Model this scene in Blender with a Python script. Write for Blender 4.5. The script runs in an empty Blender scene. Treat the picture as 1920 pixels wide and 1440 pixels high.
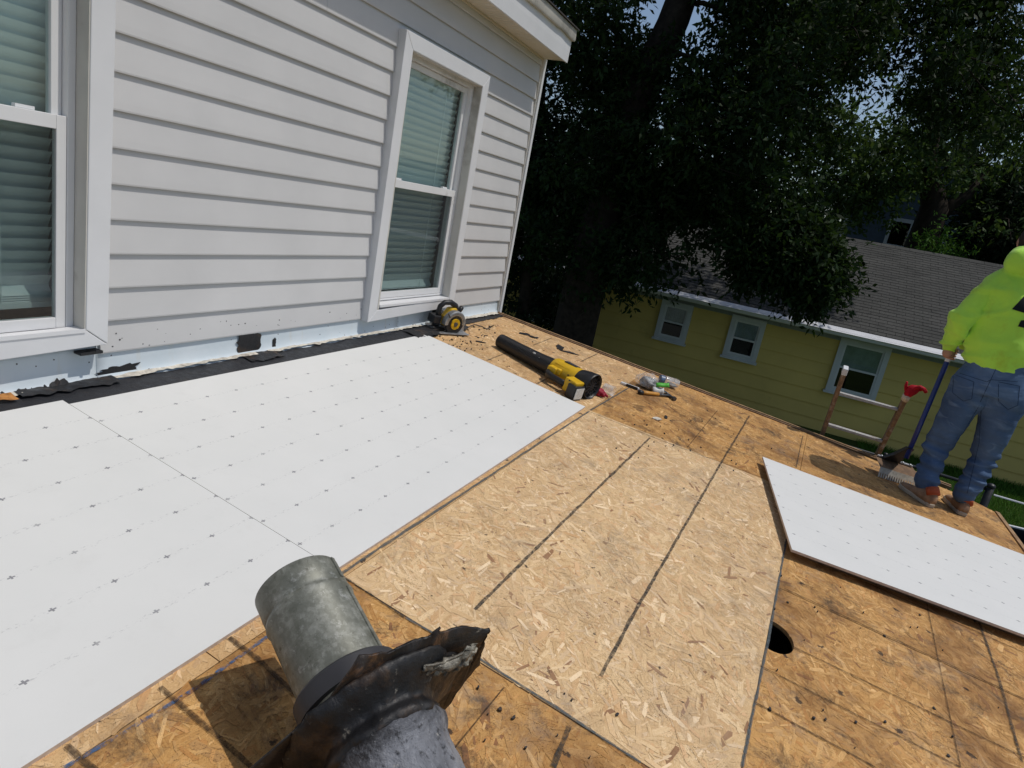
import bpy, bmesh, math, random
import numpy as np
from mathutils import Vector, Matrix, noise as mnoise
R = math.radians
rng = np.random.default_rng(7)
random.seed(7)
scene = bpy.context.scene
COL = scene.collection

# ------------------------------------------------------------------ camera, sky, sun, exposure
F_PX = 1247.86                                  # focal length in pixels of the 1920 wide photograph
CAM = np.array([-1.4813, -2.2314, 0.9715])
RC = np.array([[0.4045, -0.8962, 0.1821], [-0.169, -0.269, -0.9482], [0.8988, 0.3528, -0.2603]])   # right, down, forward
u_, s_, v_ = np.linalg.svd(RC); RC = u_ @ v_
cam = bpy.data.objects.new('camera', bpy.data.cameras.new('camera'))
COL.objects.link(cam); scene.camera = cam
cam.data.sensor_width = 36.0
cam.data.lens = 36.0 * F_PX / 1920.0
cam.data.clip_start = 0.05; cam.data.clip_end = 2000
m = Matrix.Identity(4)
for i in range(3):
    m[i][0] = RC[0][i]; m[i][1] = -RC[1][i]; m[i][2] = -RC[2][i]; m[i][3] = CAM[i]
cam.matrix_world = m

SUN = Vector((0.21, -0.47, 1.0)).normalized()   # towards the sun
world = bpy.data.worlds.new('World'); scene.world = world; world.use_nodes = True
wn = world.node_tree
sky = wn.nodes.new('ShaderNodeTexSky'); sky.sky_type = 'NISHITA'; sky.sun_disc = False
sky.sun_elevation = math.asin(SUN.z); sky.sun_rotation = math.atan2(SUN.x, SUN.y)
sky.air_density = 1.0; sky.dust_density = 1.5; sky.ozone_density = 1.0
bg = wn.nodes['Background']; bg.inputs['Strength'].default_value = 0.125
wn.links.new(sky.outputs[0], bg.inputs['Color'])
sun = bpy.data.objects.new('sun', bpy.data.lights.new('sun', 'SUN')); COL.objects.link(sun)
sun.data.energy = 3.3; sun.data.angle = R(0.53); sun.data.color = (1.0, 0.955, 0.89)
sun.rotation_euler = (-SUN).to_track_quat('-Z', 'Y').to_euler()
scene.view_settings.view_transform = 'Standard'; scene.view_settings.look = 'None'
scene.view_settings.gamma = 1.0; scene.view_settings.exposure = -0.45
scene.render.engine = 'CYCLES'
scene.cycles.max_bounces = 8; scene.cycles.transparent_max_bounces = 16

# ------------------------------------------------------------------ pixel -> place (photo pixels give a direction; depth comes from what is touched)
SL = 0.1373                                     # slope of the low roof
CS, SS = math.cos(SL), math.sin(SL)
H = -0.0127                                     # OSB surface below the top of the cover boards
NRM = np.array([0, -SS, CS])
def ray(px):
    d = np.array([(px[0] - 960) / F_PX, (px[1] - 720) / F_PX, 1.0]) @ RC
    return d / np.linalg.norm(d)
def on_deck(px, h=H):
    d = ray(px); return CAM + d * ((h - CAM @ NRM) / (d @ NRM))
def DL(px, h=H):                                # roof coordinates
    q = on_deck(px, h); return Vector((q[0], q[1] * CS + q[2] * SS, h))
def WX(px, x):
    d = ray(px); return Vector(CAM + d * ((x - CAM[0]) / d[0]))
def WZ(px, z):
    d = ray(px); return Vector(CAM + d * ((z - CAM[2]) / d[2]))

# ------------------------------------------------------------------ node helpers
class NT:
    def __init__(s, name, rough=0.6, spec=0.3):
        s.m = bpy.data.materials.new(name); s.m.use_nodes = True; s.t = s.m.node_tree
        s.b = s.t.nodes['Principled BSDF']; s.o = s.t.nodes['Material Output']
        s.b.inputs['Roughness'].default_value = rough
        s.b.inputs['Specular IOR Level'].default_value = spec
    def n(s, typ, **k):
        nd = s.t.nodes.new(typ)
        for a, b in k.items(): setattr(nd, a, b)
        return nd
    def put(s, inp, v):
        if isinstance(v, bpy.types.NodeSocket): s.t.links.new(v, inp)
        elif v is not None:
            if isinstance(v, (tuple, list)) and len(v) == 3 and inp.type == 'RGBA': v = (*v, 1)
            inp.default_value = v
    def math(s, op, a, b=None, c=None, clamp=False):
        nd = s.n('ShaderNodeMath', operation=op); nd.use_clamp = clamp
        s.put(nd.inputs[0], a); s.put(nd.inputs[1], b)
        if c is not None: s.put(nd.inputs[2], c)
        return nd.outputs[0]
    def coord(s, kind='Object'):
        return s.n('ShaderNodeTexCoord').outputs[kind]
    def map(s, vec, loc=(0, 0, 0), rot=(0, 0, 0), sc=(1, 1, 1)):
        nd = s.n('ShaderNodeMapping'); s.put(nd.inputs['Vector'], vec)
        s.put(nd.inputs['Location'], loc); s.put(nd.inputs['Rotation'], rot); s.put(nd.inputs['Scale'], sc)
        return nd.outputs[0]
    def noise(s, vec, scale, detail=4, rough=0.55, out='Fac', dist=0.0, dim='3D'):
        nd = s.n('ShaderNodeTexNoise'); nd.noise_dimensions = dim
        s.put(nd.inputs['Vector'], vec); s.put(nd.inputs['Scale'], scale); s.put(nd.inputs['Detail'], detail)
        s.put(nd.inputs['Roughness'], rough); s.put(nd.inputs['Distortion'], dist)
        return nd.outputs[out]
    def vor(s, vec, scale=1.0, feature='F1', out='Color', dim='2D', rnd=1.0):
        nd = s.n('ShaderNodeTexVoronoi', voronoi_dimensions=dim, feature=feature)
        s.put(nd.inputs['Vector'], vec); s.put(nd.inputs['Scale'], scale); s.put(nd.inputs['Randomness'], rnd)
        return nd.outputs[out]
    def ramp(s, fac, stops, interp='LINEAR'):
        nd = s.n('ShaderNodeValToRGB'); nd.color_ramp.interpolation = interp; s.put(nd.inputs[0], fac)
        e = nd.color_ramp.elements
        while len(e) < len(stops): e.new(0.5)
        for el, (p, c) in zip(e, stops):
            el.position = p
            el.color = (c, c, c, 1) if isinstance(c, (int, float)) else (*c, 1)
        return nd.outputs[0]
    def rng(s, v, a, b, c=0.0, d=1.0):
        nd = s.n('ShaderNodeMapRange'); s.put(nd.inputs[0], v)
        for i, q in enumerate((a, b, c, d)): s.put(nd.inputs[i + 1], q)
        return nd.outputs[0]
    def mix(s, f, a, b, mode='MIX'):
        nd = s.n('ShaderNodeMix', data_type='RGBA', blend_type=mode)
        s.put(nd.inputs[0], f); s.put(nd.inputs[6], a); s.put(nd.inputs[7], b)
        return nd.outputs[2]
    def sep(s, v):
        nd = s.n('ShaderNodeSeparateXYZ'); s.put(nd.inputs[0], v); return nd.outputs
    def sepc(s, v):
        nd = s.n('ShaderNodeSeparateColor'); s.put(nd.inputs[0], v); return nd.outputs
    def bump(s, h, strength=0.3, dist=0.002):
        nd = s.n('ShaderNodeBump'); s.put(nd.inputs['Height'], h); s.put(nd.inputs['Strength'], strength); s.put(nd.inputs['Distance'], dist)
        s.t.links.new(nd.outputs[0], s.b.inputs['Normal'])
    def col(s, c): s.put(s.b.inputs['Base Color'], c); return s
    def rough(s, v): s.put(s.b.inputs['Roughness'], v); return s
    def alpha(s, v):
        tr = s.n('ShaderNodeBsdfTransparent'); mx = s.n('ShaderNodeMixShader')
        s.put(mx.inputs[0], v); s.t.links.new(tr.outputs[0], mx.inputs[1]); s.t.links.new(s.b.outputs[0], mx.inputs[2])
        s.t.links.new(mx.outputs[0], s.o.inputs['Surface'])

def plain(name, c, rough=0.6, spec=0.3, metal=0.0, var=0.18, scale=14, bump=0.0, dirt=None, dirt_amt=0.0):
    """a paint or plastic with uneven tone, a little grime and fine relief"""
    t = NT(name, rough, spec); co = t.coord()
    f = t.noise(co, scale, 5, 0.6)
    lo = tuple(x * (1 - var) for x in c); hi = tuple(min(1, x * (1 + var * 0.6)) for x in c)
    cc = t.ramp(f, [(0.3, lo), (0.7, hi)])
    if dirt:
        g = t.rng(t.noise(co, scale * 0.45, 8, 0.7), 0.62 - dirt_amt, 0.75 - dirt_amt * 0.5)
        cc = t.mix(t.math('MULTIPLY', g, 0.75), cc, dirt)
    t.col(cc); t.b.inputs['Metallic'].default_value = metal
    t.rough(t.rng(f, 0.3, 0.7, rough * 0.85, min(1, rough * 1.15)))
    if bump: t.bump(t.noise(co, scale * 6, 4, 0.6), bump, 0.003)
    return t.m

def osb(name, base, stain, aged, con=1.0, strands=False):
    t = NT(name, 0.74, 0.22); p = t.coord()
    f = lambda k, r=1, g=1, b_=1: (min(1, base[0] * k * r), min(1, base[1] * k * g), min(1, base[2] * k * b_))
    fib = t.noise(t.map(p, sc=(1, 1.6, 1)), 150, 3, .65); wide = t.rng(t.noise(p, 1.4, 6, 0.62), 0.3, 0.7, -.07, .07)
    if strands:                                    # single wood strands: tone per strand, grain along it
        r = t.n('ShaderNodeNewGeometry').outputs['Random Per Island']; uv = t.n('ShaderNodeUVMap').outputs[0]
        r2 = t.math('FRACT', t.math('MULTIPLY', r, 57.31)); g_ = t.noise(t.map(uv, sc=(14, 300, 1)), 1.0, 3, .65, dim='2D')
        tone = t.math('MULTIPLY_ADD', t.math('SUBTRACT', r2, .5), .62 * con, t.math('MULTIPLY_ADD', t.math('SUBTRACT', g_, .5), .75 * con, .5))
        tone = t.math('ADD', tone, t.math('ADD', wide, t.math('MULTIPLY', t.math('SUBTRACT', fib, .5), .50)))
        hue = t.math('FRACT', t.math('MULTIPLY', r, 311.7))
    else:
        tone = t.math('ADD', t.math('MULTIPLY_ADD', t.math('SUBTRACT', fib, .5), .7, .44), wide); hue = t.noise(p, 25, 2)
    cc = t.ramp(tone, [(0.02, f(.40, 1.05, .85, .7)), (0.26, f(.76, 1.03, .95, .86)), (0.50, f(1.0)), (0.74, f(1.18, .99, 1.04, 1.14)), (0.98, f(1.38, .97, 1.05, 1.25))])
    cc = t.mix(t.rng(hue, .70, .97, 0, .50), cc, f(.82, 1.08, .84, .74)); cc = t.mix(t.rng(hue, .28, .04, 0, .45), cc, f(.98, .92, .98, 1.25))
    if strands:
        r3 = t.math('FRACT', t.math('MULTIPLY', r, 1931.3))
        cc = t.mix(t.math('MULTIPLY', t.math('GREATER_THAN', r3, .975), .72), cc, (0.20, 0.085, 0.045))
        cc = t.mix(t.math('MULTIPLY', t.math('LESS_THAN', r3, .045), .65), cc, f(1.5, .95, 1.06, 1.3))
    clus = t.rng(t.noise(p, 5.5, 5, .65), .40, .58)      # dark splinters in clusters
    for a_, sc_, th in ((30, 120, .66), (-50, 150, .67)):
        fl = t.noise(t.map(t.map(p, rot=(0, 0, R(a_))), sc=(1, 3.6, 1)), sc_, 2, 0.5)
        cc = t.mix(t.math('MULTIPLY', t.math('MULTIPLY', t.rng(fl, th - .04, th + .03), clus), 0.75), cc, (0.075, 0.042, 0.022))
    st = t.rng(t.noise(p, 2.6, 8, 0.68), 0.46, 0.66); cc = t.mix(t.math('MULTIPLY', st, aged), cc, stain)          # weather stains
    bl = t.rng(t.noise(p, 4.6, 9, 0.76, dist=0.4), 0.53, 0.68); cc = t.mix(t.math('MULTIPLY', bl, aged * 1.1), cc, (0.06, 0.042, 0.03))
    gy = t.rng(t.noise(p, 3.4, 10, 0.80), 0.53, 0.66); cc = t.mix(t.math('MULTIPLY', gy, .42), cc, (.20, .172, .15))
    w = t.noise(p, 32, 5, 0.6, 'Color'); vm = t.n('ShaderNodeVectorMath', operation='MULTIPLY_ADD'); t.put(vm.inputs[0], w); t.put(vm.inputs[1], (.055, .055, 0)); t.put(vm.inputs[2], p)
    vo = t.n('ShaderNodeTexVoronoi', voronoi_dimensions='2D'); t.put(vo.inputs['Vector'], vm.outputs[0]); vo.inputs['Scale'].default_value = 4.6
    jag = t.noise(p, 70, 4, 0.8); on = t.math('GREATER_THAN', t.sepc(vo.outputs['Color'])[0], .45)
    spot = t.math('MULTIPLY', on, t.rng(t.math('ADD', vo.outputs['Distance'], t.math('MULTIPLY', jag, 0.12)), 0.122 if aged > 0.3 else 0.094, 0.100 if aged > 0.3 else 0.078, 0, 1))
    cc = t.mix(t.math('MULTIPLY', spot, 0.85), cc, (0.022, 0.018, 0.018))
    t.col(cc); t.bump(t.math('ADD', tone, t.math('MULTIPLY', fib, 0.5)), 0.30, 0.0012)
    return t.m

MAT = {}
for nm_, args in (('osb_new', ((0.69, 0.485, 0.262), (0.42, 0.28, 0.17), 0.26, .66)), ('osb_old', ((0.56, 0.315, 0.110), (0.20, 0.092, 0.030), 0.92, .85)), ('osb_far', ((0.64, 0.42, 0.205), (0.33, 0.19, 0.09), 0.32, .75))):
    MAT[nm_] = osb(nm_, *args); MAT[nm_ + '_strand'] = osb(nm_ + '_strand', *args, strands=True)

def board_mat(name, u0, v0, along_x=True):
    t = NT(name, 0.75, 0.2); co = t.coord(); x, y, z = t.sep(co)
    P = 0.1524
    def cell(v, o): return t.math('MULTIPLY', t.math('SUBTRACT', t.math('FRACT', t.math('ADD', t.math('DIVIDE', t.math('SUBTRACT', v, o), P), 0.5)), 0.5), P)
    j = t.noise(co, 55, 2); a = t.math('ABSOLUTE', t.math('ADD', cell(x, u0), t.math('MULTIPLY', t.math('SUBTRACT', j, .5), .004)))
    braw = cell(y, v0); b = t.math('ABSOLUTE', t.math('ADD', braw, t.math('MULTIPLY', t.math('SUBTRACT', t.noise(co, 43, 2), .5), .004)))
    ok = lambda q, l: t.math('LESS_THAN', q, l)
    plus = t.math('MAXIMUM', t.math('MULTIPLY', ok(a, .0088), ok(b, .0023)), t.math('MULTIPLY', ok(b, .0070), ok(a, .0023)))
    inside = t.math('MULTIPLY', t.math('GREATER_THAN', y, -1.2192 + .1), t.math('LESS_THAN', y, -.1))
    plus = t.math('MULTIPLY', t.math('MULTIPLY', plus, inside), t.rng(t.noise(co, 16, 3), .3, .5, .35, .68))
    dots = t.math('MULTIPLY', t.math('MULTIPLY', ok(t.math('ABSOLUTE', braw), .007), inside), t.rng(t.noise(t.map(co, sc=(1, 2.2, 1)), 75, 4, .7), .55, .66, 0, .34))
    base = t.ramp(t.noise(co, 3.0, 6, .6), [(.3, (.640, .645, .628)), (.7, (.670, .672, .655))])
    smu = t.math('ADD', t.rng(t.noise(co, 7, 9, .78), .55, .75, 0, .16), t.rng(t.noise(co, 38, 6, .75), .64, .74, 0, .30), clamp=True)
    base = t.mix(smu, base, (.45, .44, .42))
    sx, sy, sz = t.sep(t.n('ShaderNodeNewGeometry').outputs['Normal'])
    cc = t.mix(t.math('MAXIMUM', plus, dots), base, (.06, .06, .085))
    side = t.math('LESS_THAN', z, -.0006)
    cc = t.mix(side, cc, t.ramp(t.noise(co, 60, 4), [(.3, (.50, .40, .33)), (.7, (.68, .58, .50))]))
    t.col(cc); t.bump(t.noise(co, 260, 3, .6), .12, .0008)
    return t.m

MAT['vinyl'] = plain('vinyl_siding', (.575, .57, .565), .42, .35, var=.06, scale=2.2, bump=.02)
MAT['trim'] = plain('white_aluminium_trim', (.70, .705, .715), .35, .4, var=.06, scale=3.0, dirt=(.30, .27, .22), dirt_amt=.02)
MAT['sash'] = plain('white_vinyl_sash', (.72, .72, .72), .35, .4, var=.05, scale=4, dirt=(.25, .23, .2), dirt_amt=.03)
MAT['jamb'] = plain('cream_jamb', (.60, .58, .53), .5, .3, var=.10, scale=5, dirt=(.2, .17, .13), dirt_amt=.07)
MAT['soffit'] = plain('cream_soffit', (.62, .56, .45), .55, .3, var=.08, scale=4)
MAT['slat'] = plain('blind_slat', (.78, .84, .84), .45, .3, var=.04, scale=3)
MAT['room'] = plain('dim_room', (.10, .10, .10), .9, .1)
def glass_mat(name, tint, f0):
    t = NT(name); gl = t.n('ShaderNodeBsdfGlossy'); gl.inputs['Roughness'].default_value = .015; gl.inputs['Color'].default_value = (1, 1, 1, 1)
    tr = t.n('ShaderNodeBsdfTransparent'); tr.inputs['Color'].default_value = (*tint, 1)
    lw = t.n('ShaderNodeLayerWeight'); lw.inputs['Blend'].default_value = .5
    fr = t.math('MULTIPLY_ADD', t.math('POWER', lw.outputs['Facing'], 5.0), 1 - f0, f0)
    mx = t.n('ShaderNodeMixShader'); t.put(mx.inputs[0], fr); t.t.links.new(tr.outputs[0], mx.inputs[1]); t.t.links.new(gl.outputs[0], mx.inputs[2])
    t.t.links.new(mx.outputs[0], t.o.inputs['Surface']); return t.m
MAT['glass'] = glass_mat('window_glass', (.88, .94, .93), .045)
MAT['glass_dark'] = glass_mat('dark_glass', (.22, .24, .26), .045)
def screen_mat():
    t = NT('insect_screen', .8, .1); t.col((.05, .05, .055)); t.alpha(.34); return t.m
MAT['screen'] = screen_mat()
def clear_mat():
    t = NT('clear_plastic', .12, .5); t.col((.85, .87, .88))
    t.alpha(t.rng(t.noise(t.coord(), 40, 4, .6), .35, .7, .08, .38)); return t.m
MAT['clear'] = clear_mat()
def flash_mat():
    t = NT('painted_flashing', .38, .4); co = t.coord()
    base = t.ramp(t.noise(co, 5, 5), [(.3, (.57, .65, .70)), (.7, (.66, .72, .76))])
    run = t.rng(t.noise(t.map(co, sc=(1, 1, .12)), 22, 4, .6), .60, .75, 0, .35)
    base = t.mix(run, base, (.62, .58, .48))
    sp = t.vor(co, 26, out='Distance', dim='3D'); base = t.mix(t.math('LESS_THAN', t.math('ADD', sp, t.math('MULTIPLY', t.noise(co, 90, 2), .12)), .135), base, (.03, .03, .032))
    t.col(base); t.bump(t.noise(co, 6, 3), .25, .01); return t.m
MAT['flash'] = flash_mat()
def tar_mat(name='black_tar', base=(.016, .016, .018), brown=(.055, .036, .024), gray=(.11, .10, .095), amt=.0, rough=.5):
    t = NT(name, rough, .45); co = t.coord()
    n1 = t.noise(co, 11, 8, .68, dist=.4); n2 = t.noise(co, 34, 6, .7)
    cc = t.mix(t.rng(n1, .52 - amt, .66 - amt), base, brown); cc = t.mix(t.rng(n2, .64 - amt, .75 - amt), cc, gray)
    t.col(cc); t.rough(t.rng(n2, .3, .7, .32, .75)); t.bump(t.math('ADD', n1, t.math('MULTIPLY', n2, .5)), .8, .006); return t.m
MAT['tar'] = tar_mat()
MAT['tarshine'] = tar_mat('shiny_tar', (.010, .010, .011), (.05, .030, .018), (.26, .24, .20), .02, .35)
MAT['membrane'] = tar_mat('roof_membrane', (.021, .022, .026), (.033, .030, .030), (.075, .066, .06), -.02, .6)
MAT['torn'] = plain('torn_facing', (.62, .58, .50), .8, .2, var=.3, scale=30, dirt=(.10, .07, .05), dirt_amt=.12, bump=.5)
MAT['rustfoam'] = plain('orange_foam', (.48, .22, .07), .9, .1, var=.5, scale=40, bump=.8)
def galv():
    t = NT('galvanised_steel', .42, .5); co = t.coord()
    sp = t.sepc(t.vor(t.map(co, sc=(1, 1, 1)), 110, dim='3D')); n = t.noise(co, 13, 8, .75)
    cc = t.ramp(t.math('ADD', t.math('MULTIPLY', sp[0], .10), n), [(.30, (.085, .087, .068)), (.55, (.17, .175, .145)), (.75, (.33, .335, .30))])
    cc = t.mix(t.rng(t.noise(co, 42, 7, .75), .56, .70, 0, .65), cc, (.46, .465, .44)); cc = t.mix(t.rng(t.noise(co, 60, 5, .7), .62, .70, 0, .7), cc, (.05, .045, .03))
    cc = t.mix(t.rng(t.noise(co, 3.2, 5, .6), .5, .75, 0, .55), cc, (.085, .078, .055))
    t.col(cc); t.b.inputs['Metallic'].default_value = .25; t.rough(t.rng(n, .3, .7, .38, .62)); t.bump(t.noise(co, 14, 4), .2, .004); return t.m
MAT['galv'] = galv()
def boot_mat():
    t = NT('weathered_boot', .6, .4); co = t.coord(); n = t.noise(co, 7, 8, .68, dist=.5); n2 = t.noise(co, 40, 6, .7)
    x, y, z = t.sep(co)
    cc = t.ramp(t.math('ADD', n, t.rng(x, -.50, -.41, -.14, .10)), [(.36, (.24, .25, .275)), (.50, (.12, .125, .14)), (.62, (.018, .018, .021))])
    cc = t.mix(t.rng(n2, .56, .66, 0, .85), cc, (.016, .016, .018))
    cc = t.mix(t.rng(t.noise(co, 95, 4, .7), .58, .70, 0, .6), cc, (.33, .34, .36))
    cc = t.mix(t.rng(t.noise(t.map(co, sc=(.5, 1.6, 1.6)), 30, 5, .7), .60, .68, 0, .85), cc, (.012, .012, .014))
    cc = t.mix(t.rng(t.noise(co, 21, 5, .7), .66, .71, 0, .7), cc, (.42, .40, .36))
    t.col(cc); t.bump(t.math('ADD', n, t.math('MULTIPLY', n2, .5)), 1.0, .018); return t.m
MAT['boot'] = boot_mat()
def flange_mat():
    t = NT('tarred_flange', .45, .5); co = t.coord(); n = t.noise(co, 8, 8, .7, dist=.6); n2 = t.noise(co, 26, 7, .7)
    cc = t.ramp(n, [(.42, (.009, .008, .008)), (.53, (.022, .014, .010)), (.60, (.10, .052, .026)), (.67, (.020, .013, .010)), (.78, (.30, .24, .16))])
    cc = t.mix(t.rng(n2, .64, .74, 0, .8), cc, (.33, .30, .25)); t.col(cc)
    t.rough(t.rng(n2, .3, .7, .28, .7)); t.bump(t.math('ADD', n, t.math('MULTIPLY', n2, .4)), .9, .007); return t.m
MAT['flange'] = flange_mat()
MAT['foil'] = plain('dirty_foil', (.30, .28, .23), .45, .5, metal=.3, var=.8, scale=38, dirt=(.03, .022, .018), dirt_amt=.14, bump=1.0)
MAT['rubber'] = plain('grey_rubber', (.045, .045, .050), .55, .3, var=.12)
MAT['black'] = plain('black_plastic', (.018, .018, .020), .42, .4, var=.25, scale=30, bump=.05, dirt=(.16, .14, .12), dirt_amt=-.02)
MAT['black_dull'] = plain('dull_black', (.03, .03, .034), .6, .3, var=.25, scale=30)
MAT['yellow'] = plain('tool_yellow', (.66, .40, .015), .38, .4, var=.10, scale=24, dirt=(.10, .07, .03), dirt_amt=.0)
MAT['steel'] = plain('worn_steel', (.42, .43, .44), .38, .5, metal=.7, var=.25, scale=18, dirt=(.10, .09, .08), dirt_amt=.05)
MAT['darksteel'] = plain('dark_steel', (.10, .10, .105), .42, .5, metal=.5, var=.3, scale=18)
MAT['label_white'] = plain('label_white', (.62, .62, .60), .5, .3, var=.25, scale=60)
MAT['label_green'] = plain('label_green', (.09, .42, .05), .5, .3, var=.1)
MAT['cap_blue'] = plain('cap_blue', (.10, .16, .27), .4, .4, var=.3, scale=40)
MAT['screw'] = plain('screw_heap', (.25, .26, .27), .4, .5, metal=.6, var=.6, scale=90, bump=.8)
MAT['grip'] = plain('orange_wood', (.53, .25, .045), .45, .35, var=.15, scale=20)
MAT['red'] = plain('red_fabric', (.40, .010, .022), .8, .2, var=.25, scale=40, bump=.3)
MAT['redrag'] = plain('crimson_rubber', (.33, .015, .040), .55, .3, var=.3, scale=40, bump=.3)
MAT['cuff'] = plain('knit_cuff', (.62, .52, .40), .9, .1, var=.15, scale=60, bump=.5)
MAT['wood_old'] = plain('weathered_wood', (.20, .125, .075), .8, .2, var=.45, scale=25, dirt=(.06, .04, .03), dirt_amt=.04, bump=.3)
MAT['ladder_wood'] = plain('painted_ladder_wood', (.24, .155, .095), .7, .2, var=.45, scale=35, dirt=(.50, .49, .46), dirt_amt=.05, bump=.2)
MAT['rung'] = plain('grey_rung', (.40, .39, .38), .7, .2, var=.2, scale=30, dirt=(.16, .09, .05), dirt_amt=.07)
MAT['cap_white'] = plain('white_end_cap', (.66, .68, .70), .6, .2)
MAT['rim'] = plain('edge_timber', (.34, .215, .115), .8, .2, var=.4, scale=22, dirt=(.10, .05, .03), dirt_amt=.08, bump=.3)
MAT['gutterbrown'] = plain('brown_drip_edge', (.07, .030, .018), .5, .3, var=.3, scale=10)
MAT['blue_pole'] = plain('blue_paint', (.012, .028, .16), .35, .45, var=.2, scale=30, dirt=(.35, .36, .40), dirt_amt=-.03)
MAT['hivis'] = None
def fabric(name, c, wr, scale, var=.12, stain=None):
    t = NT(name, .85, .15); co = t.coord(); n = t.noise(co, 5, 4); w = t.noise(t.map(co, sc=(1, 1, .8)), scale, 4, .5, dist=.8)
    cc = t.ramp(n, [(.3, tuple(x * (1 - var) for x in c)), (.7, tuple(min(1, x * (1 + var)) for x in c))])
    if stain: cc = t.mix(t.rng(t.noise(co, 6, 5, .6), .58, .75, 0, .6), cc, stain)
    t.col(cc); t.bump(t.math('ADD', w, t.math('MULTIPLY', t.noise(co, 220, 2), .12)), wr, .02)
    t.put(t.b.inputs['Sheen Weight'], .25); return t.m
MAT['hivis'] = fabric('hi_vis_fleece', (.47, .80, .085), .8, 5.0, .06, (.40, .48, .03))
def denim():
    t = NT('denim', .85, .15); co = t.coord(); n = t.noise(co, 3.5, 5); w = t.noise(t.map(co, sc=(.8, .8, 2.6)), 7, 4, .55, dist=1.0)
    cc = t.ramp(n, [(.3, (.045, .078, .150)), (.7, (.10, .16, .27))])
    cc = t.mix(t.rng(w, .55, .75, 0, .4), cc, (.24, .33, .46)); t.col(cc)
    t.bump(t.math('ADD', w, t.math('MULTIPLY', t.noise(co, 300, 2), .06)), .7, .02); return t.m
MAT['denim'] = denim()
MAT['skin'] = plain('skin', (.45, .24, .17), .5, .3, var=.1)
MAT['blade_tan'] = plain('scuffed_blade', (.50, .46, .39), .55, .4, var=.3, scale=40, dirt=(.10, .08, .06), dirt_amt=.05)
MAT['stitch'] = plain('denim_stitch', (.022, .034, .065), .9, .1)
MAT['hair'] = plain('dark_hair', (.03, .02, .015), .6, .3)
MAT['shoe_sole'] = plain('shoe_sole', (.46, .39, .30), .8, .2, var=.2, scale=30, dirt=(.12, .09, .06), dirt_amt=.05)
MAT['shoe_tan'] = plain('shoe_leather', (.33, .20, .12), .7, .2, var=.35, scale=25, dirt=(.45, .38, .30), dirt_amt=.05)
MAT['shoe_red'] = plain('shoe_orange', (.40, .085, .035), .7, .2, var=.2, scale=30)
MAT['print'] = plain('black_print', (.006, .009, .011), .6, .2)
MAT['gold'] = plain('yellow_siding', (.66, .505, .155), .6, .25, var=.10, scale=1.3, dirt=(.36, .29, .09), dirt_amt=.0)
MAT['greytrim'] = plain('grey_window_trim', (.55, .58, .58), .5, .3, var=.1, scale=3)
MAT['sash_grey'] = plain('grey_sash', (.62, .64, .64), .5, .3, var=.08)
MAT['foundation'] = plain('foundation', (.06, .06, .055), .9, .1, var=.3, scale=3, bump=.3)
MAT['fasciagrey'] = plain('grey_fascia', (.27, .30, .29), .6, .3, var=.1)
MAT['gutter'] = plain('white_gutter', (.66, .67, .69), .4, .4, var=.08, scale=2, dirt=(.3, .3, .28), dirt_amt=.02)
MAT['gutter_dirty'] = plain('weathered_gutter', (.52, .50, .45), .6, .3, var=.15, scale=5, dirt=(.12, .11, .09), dirt_amt=.09)
MAT['bluehouse'] = plain('blue_siding', (.085, .115, .15), .7, .2, var=.1, scale=2)
MAT['darkroof'] = plain('dark_shingles', (.07, .065, .062), .9, .1, var=.3, scale=6, bump=.4)
MAT['curtain'] = plain('curtain', (.22, .25, .25), .9, .1, var=.3, scale=5)
MAT['chain'] = plain('black_fence', (.012, .013, .015), .45, .4, var=.2)
MAT['wire'] = plain('fence_wire', (.16, .165, .16), .5, .4, metal=.5)
MAT['bark'] = plain('bark', (.035, .028, .022), .9, .1, var=.55, scale=9, bump=1.0)
def shingle_mat():
    t = NT('grey_shingles', .92, .12); co = t.coord()
    br = t.n('ShaderNodeTexBrick'); t.put(br.inputs['Vector'], t.map(co, rot=(0, 0, R(90)), sc=(1, 1, 1)))
    br.offset = .5; br.inputs['Scale'].default_value = 1.0; br.inputs['Brick Width'].default_value = .305; br.inputs['Row Height'].default_value = .125
    br.inputs['Mortar Size'].default_value = .006; br.inputs['Bias'].default_value = 0
    br.inputs['Color1'].default_value = (.042, .044, .043, 1); br.inputs['Color2'].default_value = (.088, .089, .085, 1); br.inputs['Mortar'].default_value = (.03, .03, .03, 1)
    cc = t.mix(.55, br.outputs['Color'], t.ramp(t.noise(co, 1.1, 6, .65), [(.3, (.032, .032, .029)), (.7, (.075, .074, .069))]))
    cc = t.mix(t.rng(t.noise(co, 130, 2), .3, .7, 0, .4), cc, (.10, .10, .095)); t.col(cc)
    t.bump(t.noise(co, 150, 2), .3, .004); return t.m
MAT['shingle'] = shingle_mat()
def leaf_mat(name, c, tr, var=.4):
    t = NT(name, .62, .12); ri = t.n('ShaderNodeNewGeometry').outputs['Random Per Island']
    cc = t.ramp(ri, [(0, tuple(x * (1 - var) for x in c)), (.7, c), (1, tuple(x * (1 + var) for x in c))]); t.col(cc)
    tl = t.n('ShaderNodeBsdfTranslucent'); t.put(tl.inputs['Color'], t.mix(.5, cc, tr)); mx = t.n('ShaderNodeMixShader'); mx.inputs[0].default_value = .26
    t.t.links.new(t.b.outputs[0], mx.inputs[1]); t.t.links.new(tl.outputs[0], mx.inputs[2]); t.t.links.new(mx.outputs[0], t.o.inputs['Surface']); return t.m
MAT['leaf'] = leaf_mat('leaf_green', (.017, .036, .010), (.05, .09, .012))
MAT['leaf2'] = leaf_mat('leaf_mid', (.045, .085, .022), (.14, .22, .03))
MAT['leaf_dark'] = leaf_mat('leaf_dark', (.016, .030, .013), (.03, .05, .015))
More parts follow.
